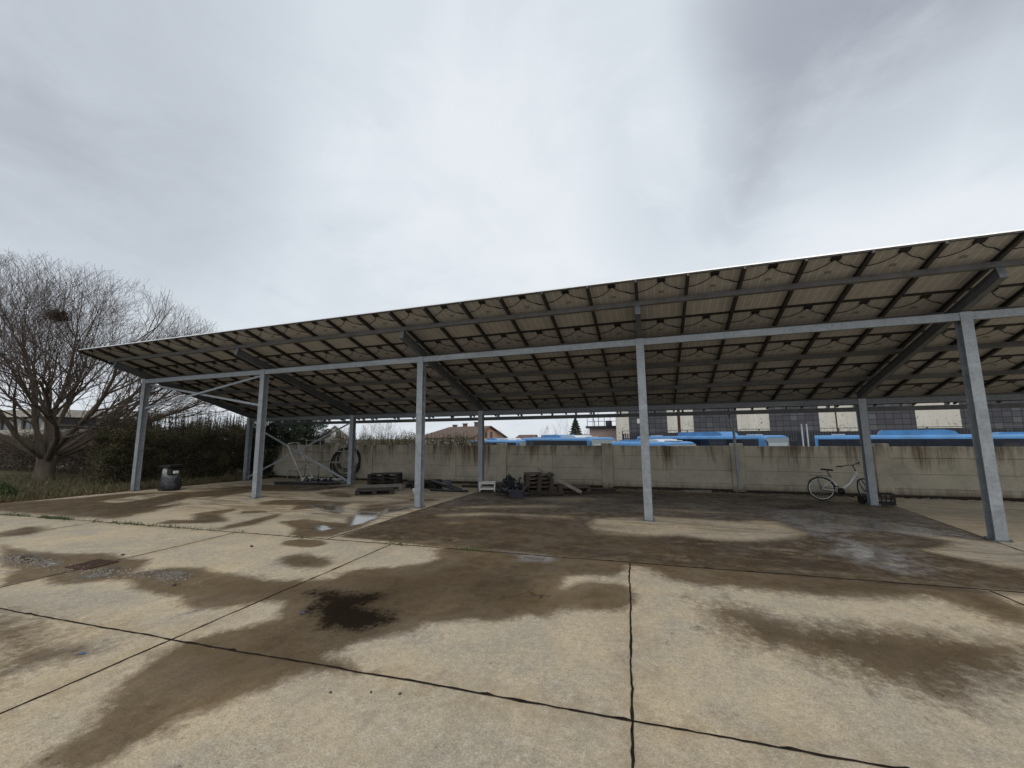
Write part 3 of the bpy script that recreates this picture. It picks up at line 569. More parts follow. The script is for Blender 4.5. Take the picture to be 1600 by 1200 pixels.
# ------------------------------------------------------------------ the bare tree with the nest
def bare_tree(name, base, h, spread, nlimb, label, group=None, seed=1, trunk_r=.3, fork=1.0, fine=5, twig='twig', bark='bark', cen=None):
    r = random.Random(seed); rt = root(name, base, label, 'tree', group)
    bx, by, bz = base; cen = Vector(cen) if cen else Vector((bx, by, bz + h*.52)); env = Vector((spread, spread, h*.5))
    thick, thin = [], []
    def inside(p):
        d = p - cen; return (d.x/env.x)**2 + (d.y/env.y)**2 + (d.z/env.z)**2
    NS = (6, 5, 4, 3, 3, 2); PROB = (1.5, 1.28, 1.12, .95, .75)
    def grow(p, d, rad, L, lev):
        nseg = NS[min(lev, 5)]; step = L/nseg; rr = rad
        for k in range(nseg):
            j = .10 if lev < 2 else .17
            d = (d + Vector((r.gauss(0, j), r.gauss(0, j), r.gauss(0, j*.8) + (.035 if lev < 2 else .05)))).normalized()
            q = p + d*step; r2 = max(.0038, rad*(1-.68*(k+1)/nseg))
            if inside(q) > .9 + .25*r.random() and q.z > bz + 1.2: return
            (thick if rr > .022 else thin).append((tuple(p), tuple(q), rr, r2))
            p, rr = q, r2
            if lev < fine and (k >= 1 or lev > 0):
                pr_ = PROB[min(lev, 4)]; m = int(pr_) + (1 if r.random() < pr_ % 1 else 0)
                for c in range(m):
                    out_ = (p - Vector((bx, by, bz + h*.25))).normalized()
                    a = Vector((r.gauss(0, 1), r.gauss(0, 1), r.gauss(.1, .8))) + out_*.5; a = (a - d*a.dot(d)).normalized()
                    ang = r.uniform(.3, .75); nd = (d*math.cos(ang) + a*math.sin(ang)).normalized()
                    grow(p, nd, rr*r.uniform(.5, .72), L*r.uniform(.5, .74), lev+1)
    tb = MB(); pts = [(bx, by, bz-.1), (bx+.02, by, bz+.25), (bx+.03, by+.01, bz+fork*.7), (bx+.06, by+.02, bz+fork)]
    tb.tube(pts, [trunk_r*1.35, trunk_r*1.02, trunk_r*.95, trunk_r*1.05], 12)
    for i in range(nlimb):
        a = 2*PI*i*.618 + r.uniform(-.3, .3); tilt = (r.uniform(.25, .5), r.uniform(.6, .95), r.uniform(.95, 1.15))[i % 3]
        d = Vector((math.cos(a)*math.sin(tilt), math.sin(a)*math.sin(tilt), math.cos(tilt)))
        p = Vector((bx+.06, by+.02, bz+fork*r.uniform(.6, 1.0))) + d*trunk_r*.3
        grow(p, d, trunk_r*r.uniform(.26, .42), h*r.uniform(.5, .64), 0)
    tk = tb.build('trunk', bark, rt, True)
    twigs_mesh('limbs', bark, thick, rt, 6)
    twigs_mesh('crown', twig, thin, rt, 3)
    print(name, len(thick), len(thin)); return rt
bare_tree('bare_tree', (-25.6, 10.7, vz(-25.6, 10.7)), 9.9, 7.0, 15, 'large spreading leafless tree on the grass verge with a nest in its crown', seed=11, trunk_r=.33, fork=1.15, fine=5, cen=(-25.7, 10.9, 4.85))
def nest():
    rt = root('bird_nest', (-25.75, 10.5, 7.3), 'dark round twig nest lodged in the crown of the large bare tree', 'nest')
    segs = []
    for i in range(260):
        t = random.uniform(0, 2*PI); rr = random.uniform(.08, .27); z = random.gauss(0, .11)
        c = Vector((-25.75+math.cos(t)*rr, 10.5+math.sin(t)*rr, 7.5+z)); d = Vector((-math.sin(t)+random.gauss(0, .4), math.cos(t)+random.gauss(0, .4), random.gauss(0, .35))).normalized()*random.uniform(.12, .34)
        segs.append((tuple(c-d), tuple(c+d), .012, .008))
    twigs_mesh('nest_wall', 'nest_twigs', segs, rt)
    b = MB(); b.tube([(-25.75, 10.5, 7.24), (-25.75, 10.5, 7.38), (-25.75, 10.5, 7.6)], [.08, .2, .23], 14); b.build('nest_cup', 'nest_twigs', rt, True)
nest()

# ------------------------------------------------------------------ hedges
def hedge(name, label, line, width, h, n, mat, size, shoots=0, shoot_h=.8, cat='hedge', twig='twig', ntw=500, shootmat=None, base=-.1, leafpart='foliage'):
    (x0, y0), (x1, y1) = line; L = math.hypot(x1-x0, y1-y0); mx_, my_ = (x0+x1)/2, (y0+y1)/2
    rt = root(name, (mx_, my_, base), label, cat)
    tx, ty = (x1-x0)/L, (y1-y0)/L
    cs, rs = [], []
    for k in range(int(L*20)):
        s_ = random.uniform(0, L); o = random.uniform(-.5, .5)*width; z = random.uniform(.05, 1)**.7*h*(1-.15*abs(o)/width) - .38 + random.gauss(0, .12)
        cs.append((x0+tx*s_-ty*o, y0+ty*s_+tx*o, base+max(.1, z))); rr = random.uniform(.16, .42); rs.append((rr, rr, rr*.8))
    P = clumps(int(n*.5), cs, rs); m = n - len(P)
    ss = RNG.uniform(0, L, m); oo = RNG.uniform(-.55, .55, m)*width; top = h*(.93 + .05*np.sin(ss*1.7+1) + .035*np.sin(ss*4.1) + .03*np.sin(ss*9.3+oo*3))*(1-.25*np.abs(oo/width)**2)*np.clip(.62+ss/2.6, 0, 1)*(1+.07*np.sin(ss*2.6+oo*2))
    zz_ = top*RNG.random(m)**.55 + RNG.normal(0, .05, m); P = np.concatenate([P, np.stack([x0+tx*ss-ty*oo, y0+ty*ss+tx*oo, base+zz_], 1)])
    P[:, 2] = np.maximum(P[:, 2], base+.02)
    leaves(leafpart, mat, P, size, rt)
    segs = []
    for k in range(ntw):
        s_ = random.uniform(0, L); o = random.uniform(-.5, .5)*width; p = Vector((x0+tx*s_-ty*o, y0+ty*s_+tx*o, base+random.uniform(0, h*.7)))
        d = Vector((random.gauss(0, .6), random.gauss(0, .6), random.uniform(.2, 1))).normalized()*random.uniform(.4, 1.1); q = p+d; q.z = min(q.z, base+h*1.08)
        segs.append((tuple(p), tuple(q), .01, .004))
    if segs: twigs_mesh('stems', twig, segs, rt)
    if shoots:
        sg, SP, SA, SB = [], [], [], []
        for k in range(shoots):
            s_ = random.uniform(0, L); o = random.uniform(-.3, .3)*width; p = Vector((x0+tx*s_-ty*o, y0+ty*s_+tx*o, base+h*.72))
            H = shoot_h*random.uniform(.55, 1.2) + h*.12; q = p + Vector((random.gauss(0, .06), random.gauss(0, .06), 1))*H; sg.append((tuple(p), tuple(q), .010, .004))
            for m in range(int(H*46)):
                t = random.uniform(.05, 1); c = p.lerp(q, t); a = Vector((random.gauss(0, 1), random.gauss(0, 1), .9)).normalized()*.055*(1.25-t*.75)
                SP.append(c+a*.8); SA.append(a); SB.append(a.cross(Vector((0, 0, 1))).normalized()*.02)
        so_ = quads_mesh('shoots', shootmat or mat, np.array(SP), np.array(SA), np.array(SB), rt); twigs_mesh('shoot_stems', twig, sg, so_)
    return rt
hedge('mixed_hedge', 'tall dark green hedge with upright shoots along the left edge of the yard', ((-20.6, 9.9), (-19.3, 16.4)), 1.7, 2.75, 170000, 'hedge_leaves', .034, 340, .85, shootmat='hedge_leaves', ntw=2200, base=-.2)
hedge('bramble_thicket', 'brown tangled bramble thicket on the verge behind the large bare tree', ((-42, 15.5), (-20.5, 13.6)), 2.6, 2.5, 130000, 'bramble_leaves', .042, 0, ntw=2600, base=-.1, cat='thicket')
hedge('clipped_hedge', 'olive brown reedy hedge showing above the left half of the concrete wall', ((-20.5, 19.4), (-8.0, 19.4)), .9, 3.2, 46000, 'reed_leaves', .045, 330, .5, ntw=500, base=-1.25, shootmat='reed_leaves')
def evergreen():
    rt = root('ivy_thicket', (-18.3, 17.2, -.3), 'very dark evergreen thicket swallowing the left end of the concrete wall', 'thicket')
    cs, rs = [], []
    for k in range(170):
        x = random.gauss(-18.4, .85); z = random.uniform(.1, 3.0); y = random.uniform(16.3, 18.6)
        if x > -17.5 and z < 1.4: y = max(y, 16.6)
        if x > -16.7 or x < -20.6: continue
        cs.append((x, y, z-.2)); r = random.uniform(.25, .5); rs.append((r, r, r*.85))
    for k in range(46):                                      # the part that spills over the wall into the yard
        cs.append((random.uniform(-19.3, -17.6), random.uniform(15.1, 15.9), random.uniform(-.1, 2.3))); rs.append((.33, .28, .33))
    P = clumps(62000, cs, rs); P[:, 2] = np.maximum(P[:, 2], -.25); leaves('foliage', 'ivy_leaves', P, .05, rt)
    sg = []
    for k in range(12):
        p = Vector((random.uniform(-19.2, -17.6), random.uniform(15.6, 17.8), -.35)); q = p + Vector((random.gauss(0, .3), random.gauss(0, .3), random.uniform(1.6, 2.6))); sg.append((tuple(p), tuple(q), .05, .02))
    twigs_mesh('stems', 'bark', sg, rt, 6)
evergreen()
def shrub(name, label, c, r, n, mat, size, cat='shrub'):
    rt = root(name, (c[0], c[1], vz(c[0], c[1])), label, cat); cs = [(c[0]+random.gauss(0, r*.45), c[1]+random.gauss(0, r*.45), vz(c[0], c[1])+random.uniform(.05, r*.8)) for k in range(26)]
    P = clumps(n, cs, [(r*.3,)*3]*26); leaves('foliage', mat, P, size, rt, .6, .3)
    twigs_mesh('stems', 'twig', [((c[0]+random.gauss(0, r*.2), c[1]+random.gauss(0, r*.2), vz(c[0], c[1])-.05), q, .008, .003) for q in cs], rt)
shrub('low_shrub', 'small dark green shrub in the grass at the left edge of the photo', (-18.55, 6.75), .5, 5200, 'green_blades', .06)
def grass():
    n = 46000; x = -17.35 - RNG.gamma(1.6, 2.6, n); y = RNG.uniform(3.2, 15, n); keep = x > -33; x, y = x[keep], y[keep]; n = len(x)
    z = GX*np.maximum(x, -40) + GY*y; P = np.stack([x, y, z], 1)
    a = rand_dirs(n, 1.6); a[:, 2] = np.abs(a[:, 2]); hgt = RNG.uniform(.04, .15, (n, 1))*(1 + .8*(RNG.random((n, 1)) < .08))
    b = np.cross(a, rand_dirs(n)); b /= np.linalg.norm(b, axis=1)[:, None]
    g = quads_mesh('verge_grass', 'grass_blades', P + a*hgt*.9, a*hgt, b*.012); tag(g, 'brown and green tufts of winter grass on the verge beside the yard', 'grass', kind='stuff')
    n = 5200; x = -17.3 - RNG.gamma(1.3, 2.2, n); y = RNG.uniform(4, 15.5, n); z = GX*x + GY*y + .03
    P = np.stack([x, y, z + RNG.uniform(0, .05, n)], 1); l = leaves('leaf_litter', 'fallen_leaves', P, .045); tag(l, 'brown fallen leaves scattered over the verge grass', 'leaves', kind='stuff')
    # weeds in the joint that crosses the yard
    C = []
    for k, (px_, dens) in enumerate([(-14.5, 1), (-14.2, 1), (-13.9, .8), (-13.2, 2), (-12.95, 2), (-12.7, 2), (-12.4, 1.6), (-11.5, .5), (-10.9, .9), (-10.5, 1), (-10.2, .9), (-9.8, .7), (-9.4, .6), (-9, .5), (-8.6, .4), (-8.2, .3), (-6.1, .4), (-4.2, .7), (-4.0, .4), (-2.84, .9), (-2.7, .4), (-7.5, .3)]):
        X, Y = pv(px_/cP + 6.27*sP, 6.27)
        for m in range(int(70*dens)): C.append((X + RNG.normal(0, .11), Y + RNG.normal(0, .035), gz(X, Y)))
    C = np.array(C); a = rand_dirs(len(C), .8); a[:, 2] = np.abs(a[:, 2]); hgt = RNG.uniform(.012, .045, (len(C), 1)); b = np.cross(a, rand_dirs(len(C))); b /= np.linalg.norm(b, axis=1)[:, None]
    wv = quads_mesh('joint_weeds', 'green_blades', C + a*hgt, a*hgt, b*.009); tag(wv, 'low green weeds and moss growing in the joint across the yard', 'weeds', kind='stuff')
grass()

# ------------------------------------------------------------------ the solar canopy
X1, SP_ = -17.388, 5.7613
YF, YR = 9.629, 13.822
YE, ZE, SL = 8.1, 4.77, .298
TH = math.atan(SL); CT, ST = math.cos(TH), math.sin(TH)
SLOPE = Matrix(((1, 0, 0, 0), (0, CT, ST, YE), (0, -ST, CT, ZE), (0, 0, 0, 1)))   # x along the eave, y down the slope, z out of the panels
def sv(Y): return (Y-YE)/CT
can = root('solar_canopy', (-5.8, 11.7, gz(-5.8, 11.7)), 'long galvanised steel carport roofed with solar panels seen from below', 'solar canopy')
XL, XR = X1 - .96, X1 + 5.25*SP_
POSTX = [X1 + k*SP_ for k in range(6)]
def hsec(b, x, y, z0, z1, w=.175, d=.18, t=.014):
    b.box((x-w/2, y-d/2, z0), (x+w/2, y-d/2+t, z1)); b.box((x-w/2, y+d/2-t, z0), (x+w/2, y+d/2, z1)); b.box((x-t/2, y-d/2+t, z0), (x+t/2, y+d/2-t, z1))
for yrow in (YF, YR):
    for x in POSTX:
        zt = ZE - SL*(yrow-YE) - .372/CT; z0 = gz(x, yrow)
        b = MB(); hsec(b, x, yrow, z0+.02, zt)
        p = b.build('post', 'galvanised_steel', can)
        q = MB(); q.box((x-.125, yrow-.125, z0-.005), (x+.125, yrow+.125, z0+.016)); 
        for sx in (-.105, .105):
            for sy in (-.105, .105): q.disc((x+sx, yrow+sy, z0+.03), .016, (0, 0, 1), .03, 6)
        q.build('base_plate', 'dull_galvanised_steel', p)
    zt = ZE - SL*(yrow-YE) - .372/CT
    for k in range(6):
        a = POSTX[k] + .09; c = (POSTX[k+1] - .09) if k < 5 else XR-.3
        yb = yrow - .03; b = MB()
        b.box((a, yb-.05, zt-.155), (c, yb-.042, zt-.01)); b.box((a, yb-.042, zt-.155), (c, yb+.04, zt-.147)); b.box((a, yb-.042, zt-.018), (c, yb+.04, zt-.01))
        b.build('tie_beam', 'galvanised_steel' if yrow == YF else 'dull_galvanised_steel', can)
for x in POSTX:
    b = MB(); y0, y1 = sv(8.72), sv(14.05); w_, d_, t_ = .11, .205, .012; top = -.167
    b.box((x-w_/2, y0, top-t_), (x+w_/2, y1, top)); b.box((x-w_/2, y0, top-d_), (x+w_/2, y1, top-d_+t_)); b.box((x-.005, y0, top-d_+t_), (x+.005, y1, top-t_))
    b.box((x-w_/2, y0-.01, top-d_), (x+w_/2, y0-.002, top)); b.xf(SLOPE); b.build('rafter', 'dull_galvanised_steel', can)
for Y in (8.72, 10.2, 11.66, 13.15, 14.62):
    y = sv(Y); b = MB(); top = -.055; dp = .112
    b.box((XL+.55, y-.03, top-dp), (XR, y-.024, top)); b.box((XL+.55, y-.024, top-dp), (XR, y+.03, top-dp+.006)); b.box((XL+.55, y-.024, top-.006), (XR, y+.03, top)); b.box((XL+.55, y+.024, top-dp+.006), (XR, y+.03, top-dp+.024))
    b.xf(SLOPE); b.build('purlin', 'purlin_steel', can)
NCOL = 32; PW = SP_/6; PL = 1.5235; YEND = 5*PL
for k in range(NCOL+1):
    x = XL + k*PW; b = MB()
    b.box((x-.03, -.02, -.054), (x+.03, YEND+.02, -.046)); b.box((x-.018, -.02, -.046), (x+.018, YEND+.015, -.004))
    b.xf(SLOPE); b.build('rail', 'rail_aluminium', can)
def panel_parts():
    """meshes of one panel in its own frame: x across, y down the slope, z up, hung below z = 0.036"""
    W, L, D = PW-.006, PL-.004, .036; fr = MB(); t = .026
    fr.box((0, 0, 0), (W, t, D)); fr.box((0, L-t, 0), (W, L, D)); fr.box((0, t, 0), (t, L-t, D)); fr.box((W-t, t, 0), (W, L-t, D))
    bs = MB(); bs.box((t, t, D-.010), (W-t, L-t, D-.002))
    jb = MB(); jb.box((W/2-.075, .045, -.002), (W/2+.075, .15, D-.0105), bev=.006); jb.box((W/2-.055, .15, .004), (W/2-.03, .175, .016)); jb.box((W/2+.03, .15, .004), (W/2+.055, .175, .016))
    cas = []
    for var in range(5):
     ca = MB(); va = random.uniform(.6, 1.35); vb = random.uniform(.6, 1.3)
     for s_ in (-1, 1):
         pts = [(W/2+s_*.043, .165, .008)]
         for q in range(1, 9):
             u = q/8; sag = .25*va*math.sin(u*PI*.5)**1.2 + (.25-.25*va)*u**4 if s_ > 0 else .25*u**(.8*vb)
             pts.append((W/2 + s_*(.043+(W/2-.043)*u), .165 + sag + (.02*math.sin(u*9) if s_ > 0 else 0), .004 - .035*math.sin(u*PI)))
         ca.tube(pts, .0085, 5)
         if s_ > 0: ca.tube(pts[4:7], .0135, 6)
     cas.append(ca)
    lb = MB(); lb.box((W/2-.055, .46, D-.0125), (W/2+.055, .54, D-.0102))
    return fr, bs, jb, cas, lb
fr, bs, jb, cas, lb = panel_parts(); ca = cas[0]
cells = []
for c in range(NCOL):
    for r in range(5):
        wc = SLOPE @ Vector((XL + (c+.5)*PW, (r+.5)*PL, 0)); d = wc - Vector((0, 0, 1.7)); f = d.dot(Vector(cf)); px = d.dot(Vector(cr))/f
        cells.append(((0 if f > .2 and abs(px) < 1.33 else 1), d.length*1.0/abs(d.normalized().dot(SLOPE.col[2].xyz))**.5, c, r))
cells.sort(); near = cells[:100]; far = cells[100:]
proto = None; rr_ = random.Random(3)
for i, (_, _, c, r) in enumerate(near):
    mt = SLOPE @ Matrix.Translation((XL + c*PW + .003, r*PL + .002, 0))
    if proto is None:
        proto = fr.build('solar_panel', 'shaded_frame_aluminium', can, inv=True); p = proto
        for nm, b_, mm in (('backsheet', bs, 'panel_backsheet'), ('junction_box', jb, 'black_plastic'), ('cable', ca, 'cable_black'), ('rating_label', lb, 'label_grey')): b_.build(nm, mm, p, inv=False)
        pk = kids(proto); cme = [c_.build('cable', 'cable_black', None) for c_ in cas]; cmesh = [o_.data for o_ in cme]
        for o_ in cme: bpy.data.objects.remove(o_)
    else:
        p = proto.copy(); COL.objects.link(p)
        for k in pk:
            q = k.copy(); COL.objects.link(q); q.parent = p
            if k.name.startswith('cable'): q.data = rr_.choice(cmesh)
    p.matrix_basis = mt
rest = MB()
def merged(src, name, mat, parent):
    b = MB()
    for _, _, c, r in far:
        mt = SLOPE @ Matrix.Translation((XL + c*PW + .003, r*PL + .002, 0)); b.add([mt @ Vector(v) for v in src.v], src.f)
    return b.build(name, mat, parent)
fp = merged(fr, 'solar_panels', 'shaded_frame_aluminium', can); fp['kind'] = 'stuff'
def mat_far():
    m = M['panel_backsheet']; return m
for nm, b_, mm in (('backsheets', bs, 'panel_backsheet'), ('junction_boxes', jb, 'black_plastic'), ('cables', ca, 'cable_black')):
    o = merged(b_, nm, mm, None); hang(o, fp, False); o['kind'] = 'stuff'
    o.matrix_parent_inverse = Matrix.Identity(4); o.matrix_basis = Matrix.Identity(4)
b = MB(); b.box((XL, -.012, .022), (XR-.3, -.002, .046)); b.xf(SLOPE); b.build('skylit_frame_edge', 'skylit_aluminium', can)  # added bright strip paints the sky-lit front face of the panel frames
b = MB(); yg = 15.52; zg = ZE - SL*(yg-YE)
b.box((XL+.2, yg-.07, zg-.16), (XR, yg-.062, zg-.03)); b.box((XL+.2, yg-.062, zg-.16), (XR, yg+.06, zg-.152)); b.box((XL+.2, yg+.06, zg-.16), (XR, yg+.068, zg-.02)); b.build('gutter', 'dull_galvanised_steel', can)
for k in range(30):
    x = XL + .7 + k*1.0 + random.uniform(-.4, .4); b = MB(); b.box((x-.03, yg-.09, zg-.02), (x+.03, yg+.05, zg+.05)); b.box((x-.012, yg-.55, zg+.03), (x+.012, yg-.09, zg+.055)); b.build('gutter_bracket', 'dull_galvanised_steel', can)
b = MB(); b.tube([(2.62, yg, zg-.15), (2.62, yg, zg-.45), (2.74, 15.62, zg-.7), (2.76, 15.62, gz(2.76, 15.6)+.22), (2.76, 15.5, gz(2.76, 15.6)+.13)], .042, 10); b.build('downpipe', 'galvanised_steel', can, True)
for (p_, q_), r in ((((X1+.09, YF-.02, 2.86), (POSTX[1]-.09, YF-.02, 3.74)), 0), (((X1+.09, YF+.03, 3.74), (POSTX[1]-.09, YF+.03, 2.78)), 0), (((X1+.09, YR-.02, -.0), (POSTX[1]-.09, YR-.02, 2.36)), 0), (((X1+.09, YR+.03, 2.36), (POSTX[1]-.09, YR+.03, -.06)), 0)):
    b = MB(); b.bar(p_, q_, .012, .065); b.bar(Vector(p_)+Vector((0, .032, .026)), Vector(q_)+Vector((0, .032, .026)), .052, .012); b.build('brace', 'galvanised_steel', can)

# ------------------------------------------------------------------ concrete wall
def wy(x): return 15.98 + .0177*x
wall = root('concrete_wall', (-2, wy(-2), gz(-2, 16)), 'stained precast concrete wall with pilasters along the back of the yard', 'wall')
PX = [-18.45, -14.2, -9.97, -5.81, -1.57, 2.85, 6.95, 11.2, 15.45]
def wtop(x): return 1.355 - .0055*(x+2)
for k, x in enumerate(PX):
    b = MB(); y = wy(x); b.box((x-.2, y-.085, gz(x, y)-.1), (x+.2, y+.12, wtop(x)+.085), bev=.018); b.build('pilaster', 'wall_concrete', wall)
SEAM = (0, .37, .86, 1.31)
for k in range(len(PX)-1):
    a, c = PX[k]+.2, PX[k+1]-.2; m = (a+c)/2
    for (u, v) in ((a+.003, m-.003), (m+.003, c-.003)):
        x = (u+v)/2; y = wy(x); top = wtop(x); foot = gz(x, y)+.07; b = MB(); zs = [top-s_ for s_ in SEAM] + [foot]
        for z1, z0 in zip(zs, zs[1:]): b.box((u, y+random.uniform(-.004, .004), z0+.006), (v, y+.10, z1-.006), bev=.008)
        b.box((u-.0028, y+.03, foot), (v+.0028, y+.08, top-.02)); b.build('wall_slab', 'wall_concrete', wall)
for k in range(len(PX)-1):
    a, c = PX[k]+.2, PX[k+1]-.2; b = MB(); y = wy((a+c)/2); b.box((a+.003, y+.04, gz(a, y)-.1), (c-.003, y+.09, gz(a, y)+.05)); b.build('gap_shade_strip', 'dark_wood', wall)  # recessed near-black strip painting the shade in the gap under the slabs
b = MB()
for i in range(1500):
    x = random.uniform(-17, 13 if i < 1000 else 6); y = wy(x) - abs(random.gauss(0, .14 if i < 1000 else .9)) - .02; s_ = random.uniform(.004, .05 if i < 1000 else .012); z = gz(x, y)
    b.box((x-s_, y-s_, z-.01), (x+s_, y+s_, z+s_*random.uniform(.3, .9)), Matrix.Translation((x, y, z)) @ Matrix.Rotation(random.uniform(0, 3), 4, 'Z') @ Matrix.Translation((-x, -y, -z)))
tag(b.build('wall_foot_debris', 'nest_twigs', recalc=False), 'dark dirt and litter gathered along the foot of the concrete wall', 'debris', kind='stuff')

# ------------------------------------------------------------------ things standing in the yard
def pallet(name, loc, rz, mat, label, group, tilt=0, slats=5, L=1.2, W=.8):
    rt = root(name, (loc[0], loc[1], loc[2] if len(loc) > 2 else gz(*loc)), label, 'pallet', group, rz)
    if tilt: rt.rotation_euler[0] = tilt
    def put(b, nm): return b.build(nm, mat, rt, inv=False)
    for y in (0, W/2-.05, W-.1):
        b = MB(); b.box((0, y, 0), (L, y+.1, .02))
        for x in (0, L/2-.07, L-.14): b.box((x, y+.001, .0195), (x+.14, y+.099, .099))
        put(b, 'runner')
    b = MB()
    for x in (0, L/2-.05, L-.1): b.box((x, 0, .0985), (x+.1, W, .119))
    sw = W/(slats*1.28)
    for k in range(slats):
        y = k*(W-sw)/(slats-1); b.box((0+random.uniform(0, .008), y, .1195), (L-random.uniform(0, .008), y+sw, .142))
    put(b, 'deck_boards'); return rt
def g2(x, y, h=0): return (x, y, gz(x, y)+h)
DY = .146
for k in range(3): pallet('wooden_pallet', g2(-10.75, 13.75, k*DY), .31+.03*k, 'dark_wood', ['dark wet pallet lying lowest in the stack right of the pipe coil', 'dark wet pallet in the middle of the stack right of the pipe coil', 'dark wet pallet topmost on the stack right of the pipe coil'][k], 'pallets lying in the yard')
pallet('wooden_pallet', g2(-9.1, 11.05), .58, 'dark_wood', 'dark pallet lying alone on the slab nearest the camera', 'pallets lying in the yard')
pallet('wooden_pallet', g2(-9.55, 12.05), .6, 'grey_wood', 'pale grey weathered pallet behind the lone dark pallet', 'pallets lying in the yard', L=1.3)
for k in range(4): pallet('wooden_pallet', g2(-4.25+.02*k, 13.95, k*DY), .36+.05*random.uniform(-1, 1), 'brown_wood', ['brown pallet at the bottom of the tall stack by the wall', 'brown pallet second from the bottom of the tall stack', 'brown pallet third from the bottom of the tall stack', 'brown pallet topmost on the tall stack by the wall'][k], 'pallets lying in the yard', L=1.0)
pallet('wooden_pallet', g2(-3.05, 14.05), .3, 'brown_wood', 'low brown pallet on the ground right of the tall stack', 'pallets lying in the yard', L=1.1)
pallet('wooden_pallet', g2(-8.85, 13.55), .42, 'dark_wood', 'dark pallet half hidden behind the third front post', 'pallets lying in the yard')
# timber offcuts on top of the stack
def beams(name, label, mat, segs, wdt, cat='timber'):
    rt = root(name, segs[0][0], label, cat); b = MB()
    for p_, q_ in segs: b.bar(p_, q_, wdt, wdt*.8)
    b.build('bar', mat, rt); return rt
for k, (x, y, a, L_) in enumerate([(-9.0, 13.9, .5, 1.3), (-8.3, 14.3, .1, .9)]):
    p_ = g2(x, y, .18); beams('timber_offcut', ['dark timber offcut lying across the half hidden pallet', 'short dark timber offcut against the wall behind the third front post'][k], 'dark_wood', [(p_, (p_[0]+L_*math.cos(a), p_[1]+L_*math.sin(a), p_[2]+.03))], .1)
for k, (x, y, a, L_, lab) in enumerate([(-6.9, 14.4, .25, 1.6, 'long thin board on the ground along the wall left of the white rack'), (-3.9, 13.35, -.1, 1.2, 'flat dark board on the ground before the tall pallet stack'), (-2.7, 14.6, .15, 1.5, 'dark board on the ground behind the low brown pallet'), (-11.6, 14.9, .05, 1.4, 'dark board lying near the foot of the pipe coil'), (1.0, 15.3, .2, .9, 'pale short board on the ground near the wall right of the fourth front post')]):
    p_ = g2(x, y, .03); beams('loose_board', lab, 'grey_wood' if k == 4 else 'dark_wood', [(p_, (p_[0]+L_*math.cos(a), p_[1]+L_*math.sin(a), gz(p_[0]+L_*math.cos(a), p_[1]+L_*math.sin(a))+.035))], .11)
t = root('concrete_block', g2(-7.7, 14.3), 'small pale grey concrete block on the ground by the wall', 'block'); b = MB(); x, y, z = t.location; b.box((x, y, z), (x+.32, y+.22, z+.24), bev=.02); b.box((x+.04, y-.1, z), (x+.16, y-.02, z+.12), bev=.01); b.build('block_body', 'grey_scrap', t)
t = root('plastic_tub', g2(-7.55, 12.2), 'small whitish tub on the ground right of the third front post', 'tub'); b = MB(); b.tube([g2(-7.55, 12.2, 0), g2(-7.55, 12.2, .16)], [.1, .13], 12); b.build('tub_body', 'white_paint', t, True)
# long pipes on the ground
def pipes(label, segs, r, mat):
    rt = root('long_pipe', segs[0], label, 'pipe', 'pipes lying on the ground'); b = MB(); b.tube(segs, r, 8); b.build('pipe_body', mat, rt, True)
pipes('long dark steel pipe lying in front of the scaffold frame', [g2(-14.6, 12.9, .06), g2(-11.9, 13.5, .09)], .055, 'dark_pipe')
pipes('second dark pipe lying between the scaffold frame and the long pipe', [g2(-14.2, 13.4, .06), g2(-11.8, 13.9, .07)], .055, 'grey_scrap')
pipes('dark pipe lying on bags left of the white rack', [g2(-7.9, 13.9, .22), g2(-6.25, 12.95, .06)], .07, 'dark_pipe')
pipes('thinner dark pipe lying flat beside the white rack', [g2(-7.4, 12.9, .04), g2(-6.0, 13.0, .04)], .04, 'dark_pipe')
def heap(name, label, c, sx, sy, h, mats, n, cat, seed, smin=.06, smax=.2):
    rr = random.Random(seed); rt = root(name, g2(*c), label, cat); groups = {m: MB() for m in mats}
    for i in range(n):
        x = c[0]+rr.gauss(0, sx*.4); y = c[1]+rr.gauss(0, sy*.4); e = math.exp(-((x-c[0])/sx)**2*2-((y-c[1])/sy)**2*2); z = gz(x, y)+rr.uniform(0.02, 1)*h*e
        s_ = [rr.uniform(smin, smax) for _ in range(3)]; b = groups[rr.choice(mats)]
        mt = Matrix.Translation((x, y, z)) @ Matrix.Rotation(rr.uniform(0, 6), 4, (rr.gauss(0, 1), rr.gauss(0, 1), rr.gauss(0, 1)+.01))
        if rr.random() < .5: b.box([-q/2 for q in s_], [q/2 for q in s_], mt, bev=.012)
        else:
            st = len(b.v); pts = [Vector((0, 0, 0))]
            for q in range(5): pts.append(pts[-1] + Vector((rr.gauss(0, .07), rr.gauss(0, .07), rr.gauss(0, .05))))
            b.tube(pts, rr.uniform(.012, .035), 6); b.xf(mt, st)
    for m in mats: groups[m].build('rubbish' if m != mats[0] else 'heap_body', m, rt)
    return rt
heap('scrap_heap', 'heap of black plastic and tangled scrap between white rack and tall pallet stack', (-4.72, 13.75), .5, .45, .5, ['black_plastic', 'dark_pipe', 'grey_scrap'], 170, 'scrap heap', 4)
heap('sack_heap', 'low heap of dark sacks and scrap beside the lying pipes', (-8.0, 13.6), .7, .4, .2, ['black_plastic', 'dark_wood'], 50, 'scrap heap', 5)
heap('scrap_heap', 'flat heap of dark sheeting under the scaffold frame', (-13.1, 13.7), .9, .35, .16, ['black_plastic', 'dark_pipe'], 70, 'scrap heap', 6)
